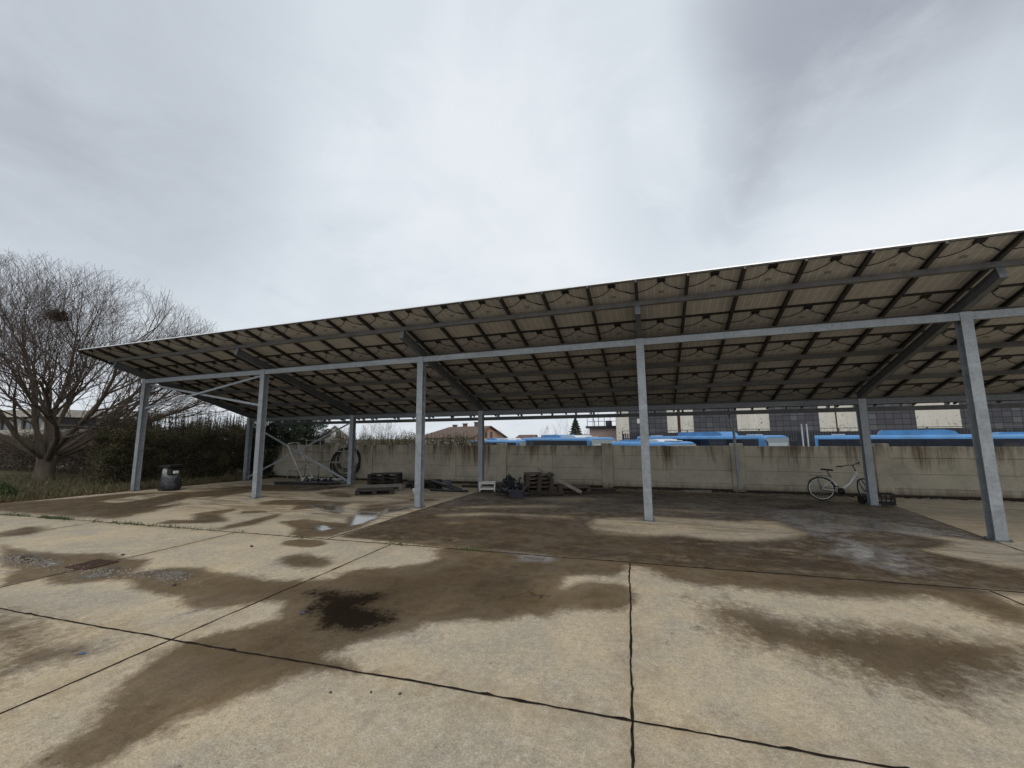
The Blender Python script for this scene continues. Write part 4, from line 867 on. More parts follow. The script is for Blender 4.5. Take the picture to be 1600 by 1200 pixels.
def crate(name, label, loc, rz, mat, L=.4, W=.3, H=.26, extra=None, group=None):
    rt = root(name, g2(*loc), label, 'crate', group, rz); b = MB(); t = .012
    b.box((0, 0, 0), (L, W, t)); b.build('crate_base', mat, rt, inv=False)
    for (lo, hi, n, ax) in (((0, 0), (L, t), 5, 0), ((0, W-t), (L, W), 5, 0), ((0, t+.001), (t, W-t-.001), 4, 1), ((L-t, t+.001), (L, W-t-.001), 4, 1)):
        b = MB()
        for z0, z1 in ((t+.001, .06), (H*.5-.015, H*.5+.015), (H-.035, H)): b.box((lo[0], lo[1], z0), (hi[0], hi[1], z1))
        for k in range(n):
            u = k/(n-1)
            if ax == 0: x = lo[0]+(L-.03)*u; b.box((x, lo[1]+.002, t+.002), (x+.03, hi[1]-.002, H-.003))
            else: y = lo[1]+(hi[1]-lo[1]-.03)*u; b.box((lo[0]+.002, y, t+.002), (hi[0]-.002, y+.03, H-.003))
        b.build('crate_side', mat, rt, inv=False)
    return rt
crate('plastic_crate', 'dark navy crate standing alone in front of the scrap heap', (-4.2, 12.15), .2, 'navy_plastic', .42, .3, .2)
beams('scrap_bar', 'reddish bar leaning between the navy crate and the tall pallet stack', 'red_scrap', [(g2(-4.05, 12.5, .05), g2(-3.95, 13.6, .3))], .035, 'bar')
crate('plastic_crate', 'black crate on the ground right of the bicycle behind a rear post', (5.8, 13.98), -.1, 'black_plastic', .42, .3, .3)
crate('plastic_crate', 'black box under the front wheel of the bicycle', (5.5, 14.1), -.05, 'black_plastic', .26, .22, .2)
t = root('white_rack', g2(-5.72, 13.3), 'low white metal rack beside the third rear post', 'rack', None, .3)
def lp(b, nm, mat, sm=False): return b.build(nm, mat, t, sm, inv=False)
for y in (0, .4):
    for x in (0, .52): b = MB(); b.box((x, y, 0), (x+.04, y+.04, .32)); lp(b, 'leg', 'white_paint')
for z in (.06, .25):
    b = MB(); b.box((.041, 0.001, z), (.519, .039, z+.06)); b.box((.041, .401, z), (.519, .439, z+.06)); b.box((.001, .041, z+.005), (.039, .399, z+.055)); b.box((.521, .041, z+.005), (.559, .399, z+.055)); b.box((.041, .041, z+.01), (.519, .399, z+.03)); lp(b, 'shelf', 'white_paint')
t = root('wooden_plank', g2(-2.3, 14.05), 'long pale plank leaning on the back of the tall pallet stack', 'plank'); b = MB(); b.bar(g2(-2.25, 13.9, .03), (-3.98, 14.62, .55), .03, .1); b.build('plank_body', 'rusty_tube', t)
# step ladder with handrails
t = root('mobile_steps', g2(-14.6, 13.95), 'white tubular step ladder standing left of the scaffold frame', 'step ladder')
def wt(x, y, h): return (x, y, gz(x, y)+h)
for y in (13.72, 14.28):
    b = MB(); b.tube([wt(-13.95, y, .05), wt(-14.95, y+.0, 1.58), wt(-14.9, y, 1.66)], .02, 8); b.build('side_rail', 'white_paint', t, True)
b = MB(); b.tube([wt(-14.9, 13.72, 1.66), wt(-14.86, 14.0, 1.69), wt(-14.9, 14.28, 1.66)], .02, 8); b.build('top_rail', 'white_paint', t, True)
for k in range(4):
    u = .1+.22*k; b = MB(); x = -13.95 - u; b.box((x-.1, 13.74, gz(x, 14)+.05+1.53*u-.02), (x+.06, 14.26, gz(x, 14)+.05+1.53*u+.01)); b.build('step', 'white_paint' if k == 0 else 'rusty_tube', t)
for y in (13.75, 14.25):
    b = MB(); b.tube([wt(-14.9, y, .02), wt(-14.85, y, .5), wt(-14.36, y, .72)], .018, 8); b.build('leg', 'rusty_tube', t, True)
b = MB(); b.tube([wt(-14.9, 13.75, .1), wt(-14.9, 14.25, .1)], .016, 8); b.tube([wt(-14.85, 13.75, .48), wt(-14.85, 14.25, .48)], .016, 8); b.build('cross_bar', 'rusty_tube', t, True)
b = MB(); b.box((-14.1, 13.72, gz(-14, 14)+.02), (-13.78, 14.28, gz(-14, 14)+.2), bev=.02); b.build('foot_box', 'white_paint', t)
# scaffold frames
t = root('scaffold_frame', g2(-13.5, 14.6), 'rusty tubular scaffold frame standing before the black pipe coil', 'scaffold')
SX = (-14.55, -12.5); ys = (14.35, 15.15)
for x in SX:
    for y in ys:
        b = MB(); b.tube([wt(x, y, .02), wt(x+.02*random.uniform(-1, 1), y, 1.86)], .02, 8); b.build('upright', 'rusty_tube', t, True)
for y in ys:
    for z in (1.8, 1.3, .82):
        b = MB(); b.tube([wt(SX[0], y, z), wt(SX[1], y, z+.01)], .016, 8); b.build('ledger', 'rusty_tube', t, True)
for x in SX:
    for z in (1.78, .8, .12): b = MB(); b.tube([wt(x, ys[0], z), wt(x, ys[1], z)], .016, 8); b.build('transom', 'rusty_tube', t, True)
b = MB(); b.box((-14.2, 14.36, gz(-13.5, 14.6)+.1), (-12.7, 14.7, gz(-13.5, 14.6)+.14)); b.build('platform', 'white_paint', t)
# coil of black pipe leaning on the wall
t = root('pipe_coil', g2(-13.4, 15.6), 'big coil of black pipe leaning against the concrete wall', 'pipe coil')
for k, (cx, rr, dy) in enumerate([(-13.46, .73, 0), (-13.43, .71, -.07), (-13.40, .69, .06), (-13.34, .63, -.03), (-13.27, .55, .03), (-13.2, .50, -.06)]):
    b = MB(); b.ring((cx, 15.6+dy, gz(cx, 15.6)+1.47-rr), rr, .026, (.1+.05*k, -.97, .17+.03*(k % 3)), 48, 7); b.build('pipe_loop', 'black_rubber', t, True)
# shrouded bin
t = root('wrapped_bin', g2(-16.47, 10.18), 'dark bin wrapped in torn grey plastic film beside the hedge', 'bin')
cx, cy = -16.47, 10.18; z0 = gz(cx, cy); b = MB(); prof = [(.30, 0), (.35, .06), (.35, .22), (.31, .34), (.29, .5), (.28, .66), (.25, .76), (.2, .81)]
vs, fs, n = [], [], 26
for j, (r, z) in enumerate(prof):
    for k in range(n):
        a = 2*PI*k/n; w_ = 1 + .06*math.sin(5*a+j*.8) + .035*math.sin(11*a-j); vs.append((cx + r*w_*math.cos(a)*1.0, cy + r*w_*math.sin(a)*.9, z0+z+.012*math.sin(7*a+j)))
for j in range(len(prof)-1):
    for k in range(n): fs.append((j*n+k, j*n+(k+1) % n, (j+1)*n+(k+1) % n, (j+1)*n+k))
fs.append(tuple((len(prof)-1)*n+k for k in range(n))); b.add(vs, fs)
o = b.build('plastic_wrap', 'plastic_film', None, True); 
for v in o.data.vertices: v.co -= Vector(t.location)
hang(o, t, False)
b = MB(); b.box((cx-.2, cy-.3, z0+.815), (cx+.34, cy+.25, z0+.9), bev=.025); b.box((cx+.1, cy-.22, z0+.55), (cx+.3, cy+.2, z0+.81), bev=.03); b.build('bin_lid', 'black_plastic', t)
b = MB(); b.box((cx+.3, cy-.14, z0+.6), (cx+.38, cy+.02, z0+.7), bev=.012); b.build('paper_tag', 'white_paint', t)

# ------------------------------------------------------------------ bicycle
def bicycle():
    A = -.13; rt = root('bicycle', g2(4.72, 14.47), 'white low step bicycle with black mudguards leaning by the wall at a rear post', 'bicycle', None, A)
    lean = Matrix.Rotation(R_(-4), 4, 'X'); WR = .335
    def pb(b, nm, mat, sm=True, par=None):
        b.xf(lean); return b.build(nm, mat, par or rt, sm, inv=False)
    H1 = Vector((0, 0, WR)); steer = R_(46); BB = Vector((.46, 0, .29)); 
    hp = Vector((.86, 0, .87)); hb = Vector((.91, 0, .68)); H2 = Vector((1.06, 0, WR))
    rotm = Matrix.Translation(hp) @ Matrix.Rotation(steer, 4, (hp-hb).normalized()) @ Matrix.Translation(-hp)
    def wheel(c, mt):
        b = MB(); b.ring(c, WR-.018, .019, (0, 1, 0), 48, 8); b.xf(mt); wo = pb(b, 'wheel', 'tyre')
        b = MB(); b.ring(c, WR-.043, .011, (0, 1, 0), 48, 6); b.xf(mt); pb(b, 'rim', 'silver_paint', True, wo)
        b = MB()
        for k in range(18):
            a = 2*PI*k/18; b.tube([c + Vector((math.cos(a+.5)*.02, .02*(-1)**k, math.sin(a+.5)*.02)), c + Vector((math.cos(a), 0, math.sin(a)))*(WR-.045)], .0016, 4)
        b.xf(mt); pb(b, 'spokes', 'silver_paint', True, wo)
        b = MB(); b.disc(c, .03, (0, 1, 0), .1, 12); b.xf(mt); pb(b, 'hub', 'dull_galvanised_steel', False, wo)
    I = Matrix.Identity(4); wheel(H1, I); wheel(H2, rotm)
    ST_ = Vector((.27, 0, .67)); f = MB()
    f.tube([BB, ST_], .019, 8); f.tube([BB+Vector((-.01, 0, .05)), BB+Vector((.10, 0, .10)), BB+Vector((.24, 0, .22)), Vector((.79, 0, .65)), hp+Vector((.01, 0, -.05))], [.03, .03, .032, .03, .028], 10); f.tube([hb, hp], .019, 10)
    for s_ in (-1, 1):
        o = Vector((0, .06*s_, 0)); f.tube([H1+o, BB+Vector((-.03, .03*s_, 0))], .011, 6); f.tube([H1+o, ST_+Vector((.02, .02*s_, -.06))], .010, 6)
    pb(f, 'frame', 'silver_paint')
    f = MB(); fb_ = hb + Vector((.012, 0, -.05))
    for s_ in (-1, 1): f.tube([fb_+Vector((0, .05*s_, 0)), H2.lerp(fb_, .4)+Vector((0, .055*s_, 0)), H2+Vector((0, .055*s_, 0))], .013, 8)
    f.tube([fb_+Vector((0, -.05, 0)), fb_+Vector((0, .05, 0))], .018, 8); f.xf(rotm); pb(f, 'fork', 'black_plastic')
    for c, a0, a1, mt in ((H1, .15, 2.6, I), (H2, .2, 2.5, rotm)):
        g = MB(); N = 18; vs, fs = [], []
        for k in range(N+1):
            a = a0 + (a1-a0)*k/N
            for y, q in ((-.028, -.01), (0, .004), (.028, -.01)): vs.append(c + Vector((math.cos(a)*(WR+.014+q), y, math.sin(a)*(WR+.014+q))))
        for k in range(N): fs += [(3*k, 3*k+1, 3*k+4, 3*k+3), (3*k+1, 3*k+2, 3*k+5, 3*k+4)]
        g.add(vs, fs); g.xf(mt); pb(g, 'mudguard', 'black_plastic')
    s = MB(); sp_ = Vector((.19, 0, .86)); s.tube([ST_, sp_], .014, 8); pb(s, 'seat_post', 'black_plastic')
    s = MB(); vs, fs = [], []; n = 12
    for x, w_, z in ((-.14, .05, .03), (-.12, .085, .045), (-.05, .085, .035), (.03, .045, .025), (.12, .022, .022), (.145, .012, .012)):
        for k in range(n): a = 2*PI*k/n; vs.append(sp_ + Vector((x, w_*math.cos(a), z + .028*math.sin(a))))
    for j in range(5):
        for k in range(n): fs.append((j*n+k, j*n+(k+1) % n, (j+1)*n+(k+1) % n, (j+1)*n+k))
    fs += [tuple(range(n)), tuple(5*n+k for k in range(n))]; s.add(vs, fs); pb(s, 'saddle', 'black_plastic')
    h = MB(); st = hp + Vector((-.06, 0, .16)); h.tube([hp, hp+Vector((-.02, 0, .06)), st], .015, 8)
    h.tube([st+Vector((-.2, -.3, -.005)), st+Vector((-.12, -.22, .0)), st+Vector((0, -.08, .02)), st, st+Vector((0, .08, .02)), st+Vector((-.12, .22, 0)), st+Vector((-.2, .3, -.005))], .012, 8); h.xf(rotm); pb(h, 'handlebar', 'black_plastic')
    for s_ in (-1, 1):
        g = MB(); g.tube([st+Vector((-.12, .22*s_, 0)), st+Vector((-.21, .31*s_, -.005))], .018, 8); g.tube([st+Vector((-.08, .2*s_, -.01)), st+Vector((-.13, .27*s_, -.05))], .007, 6); g.xf(rotm); pb(g, 'grip', 'black_rubber')
    r = MB()
    for s_ in (-1, 1): r.tube([H1+Vector((0, .065*s_, 0)), Vector((-.07, .06*s_, .71))], .006, 6); r.tube([Vector((-.24, .06*s_, .72)), Vector((.24, .06*s_, .70))], .007, 6)
    for x in (-.24, -.1, .05, .2): r.tube([Vector((x, -.06, .715)), Vector((x, .06, .715))], .006, 6)
    pb(r, 'luggage_rack', 'black_plastic')
    c = MB(); c.disc(BB+Vector((0, -.05, 0)), .09, (0, 1, 0), .012, 24); c.tube([BB+Vector((0, -.05, .05)), Vector((0, -.05, WR+.035))], .008, 5); c.tube([BB+Vector((0, -.05, -.05)), Vector((0, -.05, WR-.035))], .008, 5); pb(c, 'chainset', 'black_plastic')
    for s_ in (-1, 1):
        c = MB(); e = BB + Vector((.1*s_, .09*s_, -.13*s_)); c.tube([BB+Vector((0, .07*s_, 0)), e], .01, 6); c.box(tuple(e+Vector((-.045, -.01 if s_ < 0 else -.03, -.012))), tuple(e+Vector((.045, .1 if s_ > 0 else .02, .012)))); pb(c, 'crank', 'black_plastic', False)
bicycle()

# ------------------------------------------------------------------ small things on the slab
t = root('drain_cover', g2(-7.7, 3.55), 'rusty square drain cover set in the wet slab', 'drain cover', None, PH); b = MB()
b.box((0, 0, -.02), (.42, .03, .012)); b.box((0, .35, -.02), (.42, .38, .012)); b.box((0, .031, -.02), (.03, .349, .012)); b.box((.39, .031, -.02), (.42, .349, .012)); b.build('cover_frame', 'rust', t, inv=False)
b = MB()
for k in range(8): b.box((.034, .038+k*.039, -.02), (.386, .060+k*.039, .009))
b.box((.033, .035, -.022), (.387, .345, -.004)); b.build('grate', 'rust', t, inv=False)
SCR = [(-4.46, 2.22, 'blue plastic scrap lying on the left foreground slab', .042, .5), (-3.38, 3.40, 'blue plastic scrap at the left edge of the oil stain', .03, 1.2)]
for x, y, lab, s_, a in SCR:
    t = root('plastic_scrap', g2(x, y), lab, 'litter', None, a); b = MB(); vs = [(-s_, -.3*s_, .004), (-.2*s_, -.05*s_, .012), (.5*s_, -.25*s_, .006), (s_, .1*s_, .008), (.5*s_, .22*s_, .014), (-.3*s_, .33*s_, .005)]
    b.add(vs + [(q[0], q[1], q[2]+.003) for q in vs], [tuple(range(6))[::-1], tuple(range(6, 12))] + [(i, (i+1) % 6, 6+(i+1) % 6, 6+i) for i in range(6)]); b.build('scrap_piece', 'blue_scrap', t, inv=False)
rs_ = random.Random(9)
def stone(x, y, s_, lab):
    t = root('small_stone', g2(x, y), lab, 'stone', 'small stones on the slab'); b = MB(); vs = []
    for z, r in ((0, .8), (.35, 1), (.75, .7)):
        for k in range(7): a = 2*PI*k/7; vs.append((s_*r*math.cos(a)*rs_.uniform(.8, 1.2), s_*r*math.sin(a)*rs_.uniform(.7, 1.1), s_*z))
    b.add(vs, [(j*7+k, j*7+(k+1) % 7, j*7+7+(k+1) % 7, j*7+7+k) for j in range(2) for k in range(7)] + [tuple(14+k for k in range(7)), tuple(range(7))[::-1]]); b.build('stone_body', 'pebble', t, True, inv=False)
for x, y, s_, lab in [(-2.16, 2.46, .011, 'dark pebble leftmost of three below the long front joint'), (-1.90, 2.55, .010, 'dark pebble in the middle of three below the long front joint'), (-1.70, 2.60, .012, 'dark pebble rightmost of three below the long front joint'), (-6.3, 5.2, .03, 'dark stone on dry slab left of the small damp oval'), (-7.7, 4.2, .028, 'dark stone beside the rusty drain cover'), (-5.5, 3.55, .026, 'dark stone in the wet patch right of the drain cover')]: stone(x, y, s_, lab)
b = MB(); rg = random.Random(21)
for i in range(520):
    if i < 190: x, y = rg.gauss(-8.6, .45), rg.gauss(3.55, .1); y += (x+8.6)*-.05
    elif i < 330: x, y = rg.gauss(-6.9, .4), rg.gauss(3.6, .09)
    elif i < 400: x, y = rg.gauss(-5.9, .35), rg.gauss(3.75, .08)
    else: x, y = rg.uniform(-9, 5), rg.uniform(2, 9)
    s_ = rg.uniform(.006, .02) if i < 400 else rg.uniform(.003, .008); z = gz(x, y); vs = [(x+s_*math.cos(a)*rg.uniform(.6, 1.2), y+s_*math.sin(a)*rg.uniform(.6, 1.2), z) for a in (0, 1.26, 2.5, 3.8, 5)] + [(x+rg.uniform(-.3, .3)*s_, y, z+s_*rg.uniform(.6, 1.1))]
    b.add(vs, [(0, 1, 5), (1, 2, 5), (2, 3, 5), (3, 4, 5), (4, 0, 5)])
tag(b.build('gravel', 'grey_wood', recalc=False), 'loose gravel and grit lying in the puddles and over the slab', 'gravel', kind='stuff')

# ------------------------------------------------------------------ buses behind the wall
LOT = -1.3
def bus(loc, rz, L, H, label, units, front='windscreen'):
    rt = root('parked_bus', (loc[0], loc[1], LOT), label, 'bus', 'blue buses parked behind the wall', rz); W = 2.5
    def pb(b, nm, mat, sm=False, par=None): return b.build(nm, mat, par or rt, sm, inv=False)
    b = MB(); R = .22; prof = [(-W/2, .35), (-W/2, H-R)] + [(-W/2+R-R*math.cos(a), H-R+R*math.sin(a)) for a in (.4, .8, 1.2)] + [(-W/2+R, H), (W/2-R, H)] + [(W/2-R+R*math.sin(a), H-R+R*math.cos(a)) for a in (.4, .8, 1.2)] + [(W/2, H-R), (W/2, .35)]
    n = len(prof); xs = [-L+.0, -L+.12, -.5, -.18, 0]; sc = [.0, 0, 0, .05, .16]; vs = []
    for x, s_ in zip(xs, sc):
        for y, z in prof: vs.append((x, y*(1-s_*.35), z - s_*(.55 if z > H-.3 else 0)))
    fs = [(j*n+k, j*n+(k+1) % n, (j+1)*n+(k+1) % n, (j+1)*n+k) for j in range(4) for k in range(n)] + [tuple(range(n))[::-1], tuple(4*n+k for k in range(n))]; b.add(vs, fs); pb(b, 'body', 'bus_blue')
    for s_ in (-1, 1):
        y = s_*(W/2+.004); b = MB(); b.box((-L+.18, min(y, y+s_*.012), H-1.35), (-.45, max(y, y+s_*.012), H-.24)); wb = pb(b, 'window_band', 'bus_window')
        m = int(L/1.45)
        for k in range(m+1):
            b = MB(); x = -L+.2 + k*(L-1.0)/m; b.box((x-.035, min(y+s_*.013, y+s_*.02), H-1.34), (x+.035, max(y+s_*.013, y+s_*.02), H-.25)); pb(b, 'pillar', 'bus_navy', False, wb)
        b = MB(); b.box((-L+.05, min(y, y+s_*.008), .45), (-.3, max(y, y+s_*.008), H-1.36)); pb(b, 'side_panel', 'bus_navy')
        for x in (-L*.28-.2, -L*.78): b = MB(); b.disc((x, s_*(W/2-.12), .48), .48, (0, 1, 0), .28, 20); w_ = pb(b, 'wheel', 'tyre'); b = MB(); b.disc((x, s_*(W/2+.03), .48), .26, (0, 1, 0), .05, 16); pb(b, 'rim', 'bus_grey', False, w_)
    b = MB(); F = [(.012, -W/2+.1, .95), (.012, W/2-.1, .95), (.012, W/2-.1, H-.17), (.012, -W/2+.1, H-.17)]
    b.add(F + [(q[0]+.02, q[1]*.99, q[2]) for q in F], [(0, 1, 2, 3), (4, 5, 6, 7), (0, 1, 5, 4), (1, 2, 6, 5), (2, 3, 7, 6), (3, 0, 4, 7)]); ws = pb(b, 'windscreen', 'bus_windscreen')
    b = MB(); b.box((.034, -W/2+.3, H-.75), (.05, W/2-.3, H-.5), bev=.004); pb(b, 'sign_box', 'bus_grey', False, ws)
    for s_ in (-1, 1): b = MB(); b.tube([(-.05, s_*(W/2-.1), H-.3), (.22, s_*(W/2+.12), H-.42), (.24, s_*(W/2+.14), H-.8)], .035, 8); b.box((.16, s_*(W/2+.14)-.09, H-1.05), (.24, s_*(W/2+.14)+.09, H-.7), bev=.02); pb(b, 'mirror', 'black_plastic')
    for k, x in enumerate((-L*.9, -L*.55, -L*.13)):
        b = MB(); b.box((x-.35, -.38, H+.003), (x+.35, .38, H+.075), bev=.02); pb(b, 'roof_hatch', 'bus_white' if k == 1 else 'bus_grey')
    for x in (-L*.7, -L*.35): b = MB(); b.box((x-.02, -W/2+.24, H+.002), (x+.02, W/2-.24, H+.014)); pb(b, 'roof_seam', 'bus_navy')
    for (x0, x1, h, mat) in units:
        b = MB(); pr = [(x0, H+.004), (x0+.1, H+h*.8), (x0+.25, H+h), (x1-.55, H+h), (x1-.15, H+h*.7), (x1, H+.004)]; b.prism(pr, -.85, .85, 'y'); pb(b, 'roof_unit', mat)
    return rt
HD = R_(-53)
def bus_at(fx, fy, *a): bus((fx, fy), HD, *a)
# the roof pod, its length and its place on the roof differ from bus to bus
bus((-11.61, 39.7), R_(-40), 11, 2.70, 'bus farthest left behind the wall with a white box on its blue roof', [(-7.5, -5.2, .22, 'bus_blue'), (-5.0, -2.6, .2, 'bus_white')])
bus((-3.4, 32.3), R_(-46.8), 12, 2.92, 'bus second from the left with blue and white roof pods near the pipe railing', [(-8.6, -5.0, .27, 'bus_blue'), (-4.8, -2.6, .2, 'bus_white')])
bus((1.75, 25.2), R_(-43), 4.6, 2.66, 'lower small bus nearest the wall with a white roof hatch', [(-4.2, -2.2, .1, 'bus_blue'), (-2.0, -.9, .15, 'bus_white')])
bus((7.99, 31.1), R_(-47), 12, 2.97, 'bus with a grey front in the centre right behind the fourth rear post', [(-7.6, -3.4, .3, 'bus_blue')])
bus((21.72, 28), R_(-20), 12, 2.93, 'bus with a long blue pod on its roof behind the right rear post', [(-8.9, -5.6, .28, 'bus_blue'), (-4.2, -2.4, .1, 'bus_blue')])

# ------------------------------------------------------------------ buildings behind
def tiled_hall():
    y = 46; rt = root('tiled_hall', (20, y, LOT), 'long hall with dark square tiled facade and peeling white panels behind the buses', 'building'); x0, x1, top = -3.42, 62, 7.2
    b = MB(); b.box((x0, y, LOT), (x1, y+14, top)); b.build('wall', 'facade_tiles', rt)
    b = MB(); b.box((x0-.15, y-.15, top+.003), (x1+.2, y+14.2, top+.3)); b.build('roof', 'dark_roof', rt)
    WP = [(-3.42, -2.06), (1.86, 4.4), (8.44, 11.26), (15.4, 18.34), (22.7, 25.79), (30.2, 33.2), (37.6, 40.6), (45, 48)]
    for k, (a, c) in enumerate(WP):
        b = MB(); z0 = (1.2, 2.0, 2.1, 1.95, 2.15, 2.1, 2.1, 2.1)[k]
        if k in (1, 3): m = a + (c-a)*.46; b.box((a, y-.06, z0), (m-.04, y-.002, top-.1)); b.box((m+.04, y-.06, z0), (c, y-.002, top-.1))
        else: b.box((a, y-.06, z0), (c, y-.002, top-.1))
        p = b.build('white_panel', 'peeling_white', rt)
        if k in (1, 3): b = MB(); b.box((m-.16 if k == 1 else m-.05, y-.085, z0-.3), (m+.12 if k == 1 else m+.05, y-.063, top-.1)); b.build('rusty_strip', 'rust', p)
    b = MB(); b.box((2.7-3.9, y-.05, 3.05), (2.7-3.4, y-.003, 3.55)); b.build('meter_box', 'peeling_white', rt)
    b = MB(); b.box((-2.0, y-.3, LOT), (x1, y-.003, 1.1)); b.build('plinth', 'dark_fence', rt)
tiled_hall()
def slat_fence():
    y = 42; rt = root('slatted_fence', (20, y, LOT), 'dark slatted metal fence between the buses and the tiled hall', 'fence'); b = MB()
    for k in range(250):
        x = -2.5 + k*.2; b.box((x, y, LOT), (x+.13, y+.03, 1.95))
    b.build('slats', 'dark_fence', rt); b = MB(); b.box((-2.6, y+.032, 1.4), (48, y+.08, 1.48)); b.box((-2.6, y+.032, -.2), (48, y+.08, -.12)); b.build('rail', 'fence_steel', rt)
    for k in range(17): b = MB(); x = -2.6+k*3.0; b.box((x, y+.085, LOT), (x+.09, y+.17, 2.25)); b.build('post', 'fence_steel', rt)
    b = MB(); b.tube([(-2.6, y+.1, 2.22), (48, y+.1, 2.22)], .03, 6); b.build('top_tube', 'fence_steel', rt)
slat_fence()
for k, x in enumerate((6.12, 6.30)):
    rt = root('steel_pole', (x, 20.2, -1.2), ['thin grey pole behind the wall left of a close pair', 'thin grey pole behind the wall right of a close pair'][k], 'pole', 'pair of poles behind the wall'); b = MB(); b.tube([(x, 20.2, -1.25), (x, 20.2, 2.15)], .03, 8); b.build('shaft', 'galvanised_steel', rt, True)
    b = MB(); b.disc((x, 20.2, 2.17), .04, (0, 0, 1), .04, 8); b.build('cap', 'fence_steel', rt)
def low_block():
    y = 50; rt = root('flat_roofed_block', (-5.2, y, LOT), 'low pinkish block with dark flat roof and railing left of the tiled hall', 'building')
    b = MB(); b.box((-6.9, y, LOT), (-3.6, y+6, 2.7)); b.build('wall', 'pink_plaster', rt); b = MB(); b.box((-7.3, y-.4, 2.703), (-3.55, y+6.2, 2.95)); b.build('roof', 'dark_roof', rt)
    b = MB(); b.box((-9.6, y+.5, 1.7), (-6.95, y+5, 1.95)); b.box((-9.3, y+.9, LOT), (-7.2, y+4.6, 1.698)); b.build('canopy', 'dark_roof', rt)
    b = MB()
    for k in range(6): b.tube([(-7.1+k*.68, y-.2, 2.95), (-7.1+k*.68, y-.2, 4.1)], .035, 6)
    b.tube([(-7.1, y-.2, 4.1), (-3.7, y-.2, 4.1)], .035, 6); b.tube([(-7.1, y-.2, 3.5), (-3.7, y-.2, 3.5)], .03, 6); b.build('railing', 'fence_steel', rt, True)
    b = MB(); b.tube([(-7.9, y+.5, 5.2), (-7.2, y+.5, 4.9), (-6.6, y+.3, 4.3), (-6.3, y+.2, 3.5), (-6.25, y+.2, 2.96)], .045, 6); b.build('vent_pipe', 'fence_steel', rt, True)
    b = MB(); b.tube([(-5.9, y+1, 2.955), (-5.9, y+1, 5.0)], .03, 6); b.build('mast', 'fence_steel', rt, True)
    b = MB(); b.box((-5.0, y+.5, 2.955), (-4.3, y+1.3, 3.6), bev=.04); b.build('roof_box', 'fence_steel', rt)
low_block()
def house(name, label, cx, y, w, d, z0, ze, za, wallm, roofm, hip=.0, gable=None, windows=(), chim=(), rz=0):
    rt = root(name, (cx, y, z0), label, 'house', None, rz)
    def pb(b, nm, mat, par=None): return b.build(nm, mat, par or rt, inv=False)
    D = za-z0; E = ze-z0; b = MB(); b.prism([(-d/2, 0), (d/2, 0), (d/2, E), (0, D-.12 if hip < .5 else E), (-d/2, E)], -w/2, w/2, 'x'); pb(b, 'wall', wallm)
    b = MB(); o = .5; k = (D-E)/(d/2); lo = E - o*k; xl, xr = -w/2-o, w/2+o; hl = hip
    vs = [(xl, -d/2-o, lo), (xr, -d/2-o, lo), (xr, d/2+o, lo), (xl, d/2+o, lo), (xl+hl, 0, D), (xr, 0, D)]; t_ = .18
    b.add(vs + [(q[0], q[1], q[2]+t_) for q in vs], [(0, 1, 5, 4), (2, 3, 4, 5), (3, 0, 4), (6, 7, 11, 10), (8, 9, 10, 11), (9, 6, 10), (0, 1, 7, 6), (2, 3, 9, 8), (3, 0, 6, 9), (1, 5, 11, 7), (5, 2, 8, 11)]); r = pb(b, 'roof', roofm)
    for x, yy, h in chim: b = MB(); b.box((x-.35, yy-.35, D-1), (x+.35, yy+.35, D+h)); b.box((x-.45, yy-.45, D+h+.003), (x+.45, yy+.45, D+h+.15)); pb(b, 'chimney', 'chimney_brick', r)
    for x in windows:
        b = MB(); b.box((x-.6, -d/2-.08, E-1.9), (x+.6, -d/2-.003, E-.55)); f = pb(b, 'window', 'white_plaster'); b = MB(); b.box((x-.5, -d/2-.1, E-1.8), (x+.5, -d/2-.083, E-.65)); pb(b, 'pane', 'window_glass', f)
    if gable:
        b = MB(); b.add([(w/2+.01, -d/2+.02, 0), (w/2+.01, d/2-.02, 0), (w/2+.01, d/2-.02, E), (w/2+.01, 0, D-.15), (w/2+.01, -d/2+.02, E), (w/2+.05, -d/2+.02, 0), (w/2+.05, d/2-.02, 0), (w/2+.05, d/2-.02, E), (w/2+.05, 0, D-.15), (w/2+.05, -d/2+.02, E)], [(0, 1, 2, 3, 4), (5, 6, 7, 8, 9)] + [(i, (i+1) % 5, 5+(i+1) % 5, 5+i) for i in range(5)]); g = pb(b, 'gable', gable)
        for yy in (-1.6, 0.2): b = MB(); b.box((w/2+.055, yy, E-.1), (w/2+.08, yy+.8, E+1.1)); pb(b, 'window', 'window_glass', None)
    return rt
house('farmhouse', 'big house with brown tiled roof and orange gable showing above the wall and hedge', -37.6, 78, 14.5, 11, -2.6, 1.75, 3.85, 'cream_plaster', 'clay_roof', 4.5, 'orange_plaster', (-5.5, -3, -.5, 2, 4.5), ((.5, .6, .7), (3.8, .3, .9), (-2.5, .8, .5)), R_(-14))
house('small_house', 'small house with reddish roof between the farmhouse and the bare poplars', -21.6, 72, 3.2, 5, -2.6, .9, 1.95, 'cream_plaster', 'clay_roof', .8, None, (), ())
house('gabled_house', 'white gabled house between the dark thicket and the second rear post', -54.6, 60, 7, 4.6, -1.6, 1.9, 3.9, 'white_plaster', 'pale_roof', 0, 'white_plaster', (), (), R_(-46))
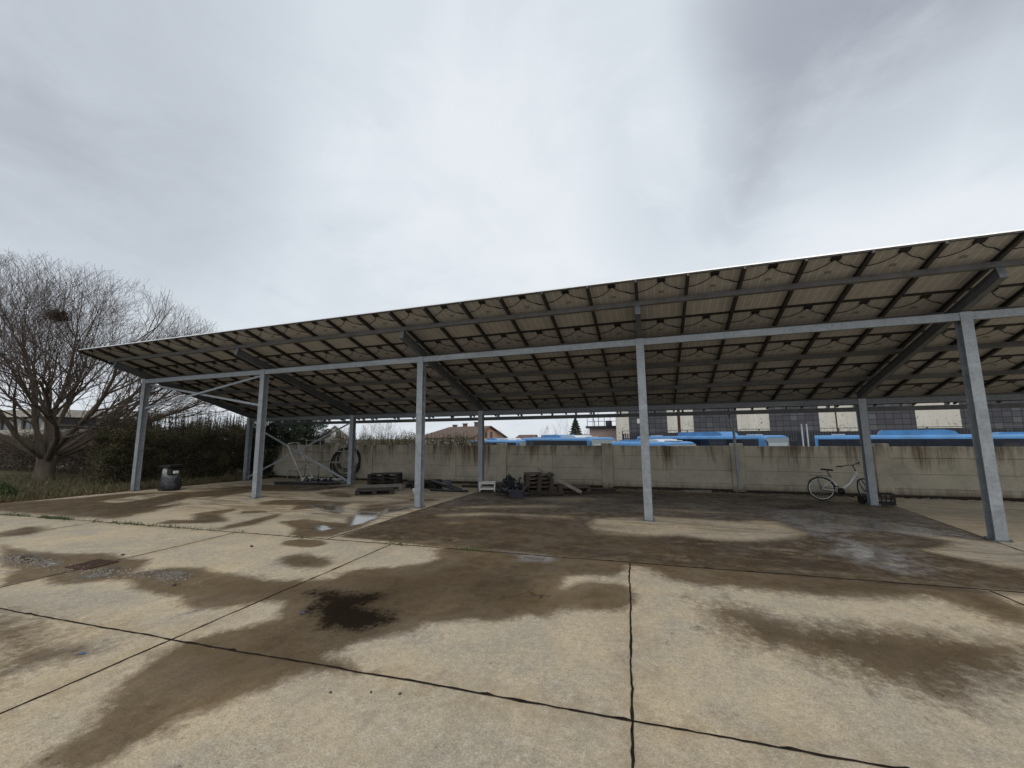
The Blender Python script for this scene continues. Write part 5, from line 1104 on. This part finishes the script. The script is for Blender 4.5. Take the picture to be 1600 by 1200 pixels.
def old_building():
    rt = root('old_building', (-49, 20.5, -.4), 'beige building with a flat pale roof edge far left behind the bare tree', 'building')
    for nm, mat, lo, hi in (('wall', 'cream_plaster', (-57, 17, -.4), (-41.6, 24, 2.6)), ('window_band', 'window_glass', (-56.9, 17.15, 2.6), (-41.75, 23.9, 3.5)), ('roof', 'cream_plaster', (-57.4, 16.5, 3.5), (-41.1, 24.4, 4.05))):
        b = MB(); b.box(lo, hi); b.build(nm, mat, rt)
    for k in range(6): b = MB(); x = -56.9 + k*3.0; b.box((x, 17.02, 2.603), (x+.35, 17.14, 3.497)); b.build('pier', 'cream_plaster', rt)
old_building()
# ------------------------------------------------------------------ trees beyond the wall
def bushy_bare(x, y, z, h, s_, lab, seed, n=8, fine=3, tr=.09, twig='grey_twig'):
    bare_tree('distant_tree', (x, y, z), h, s_, n, lab, 'leafless trees beyond the wall', seed, tr, .6, fine, twig, 'grey_twig')
bushy_bare(-26.0, 30, -1.3, 4.3, 1.7, 'leafless bush left of the second rear post above the wall', 31, 7, 3)
bushy_bare(-22.6, 31, -1.3, 5.0, 2.4, 'round leafless bush right of the second rear post above the wall', 32, 8, 3)
bushy_bare(-28.5, 32, -1.3, 4.6, 1.6, 'leafless bush beside the white gabled house', 33, 7, 3)
bushy_bare(-13.9, 58, -1.3, 5.0, 1.6, 'leafless tree left of the distant conifer', 34, 7, 3)
bushy_bare(-11.9, 58, -1.3, 6.4, 1.2, 'taller leafless tree close beside the distant conifer', 35, 6, 3)
bushy_bare(-8.6, 58, -1.3, 4.8, 1.1, 'thin leafless tree between the distant conifer and pink block', 36, 5, 3)
bushy_bare(-25.5, 68, -1.3, 4.2, 1.6, 'leafless tree between farmhouse gable and small red roof', 37, 5, 3)
def conifer(x, y, z, h, r):
    rt = root('conifer', (x, y, z), 'dark pointed conifer left of the flat roofed block', 'tree'); b = MB(); b.tube([(x, y, z), (x, y, z+h*.95)], [.16, .03], 8); b.build('trunk', 'bark', rt, True)
    n = 9000; u = RNG.random(n)**.75; hh = h*(.1+.9*u); rad = r*(1-u)**.8*(.55+.45*np.sin(u*47)**2)*RNG.uniform(.3, 1, n)**.5; a = RNG.uniform(0, 2*PI, n)
    P = np.stack([x+rad*np.cos(a), y+rad*np.sin(a), z+hh-rad*.25], 1); leaves('crown', 'conifer_needles', P, .14, rt, 0, .35)
conifer(-11.0, 64, -1.3, 6.0, 2.3)
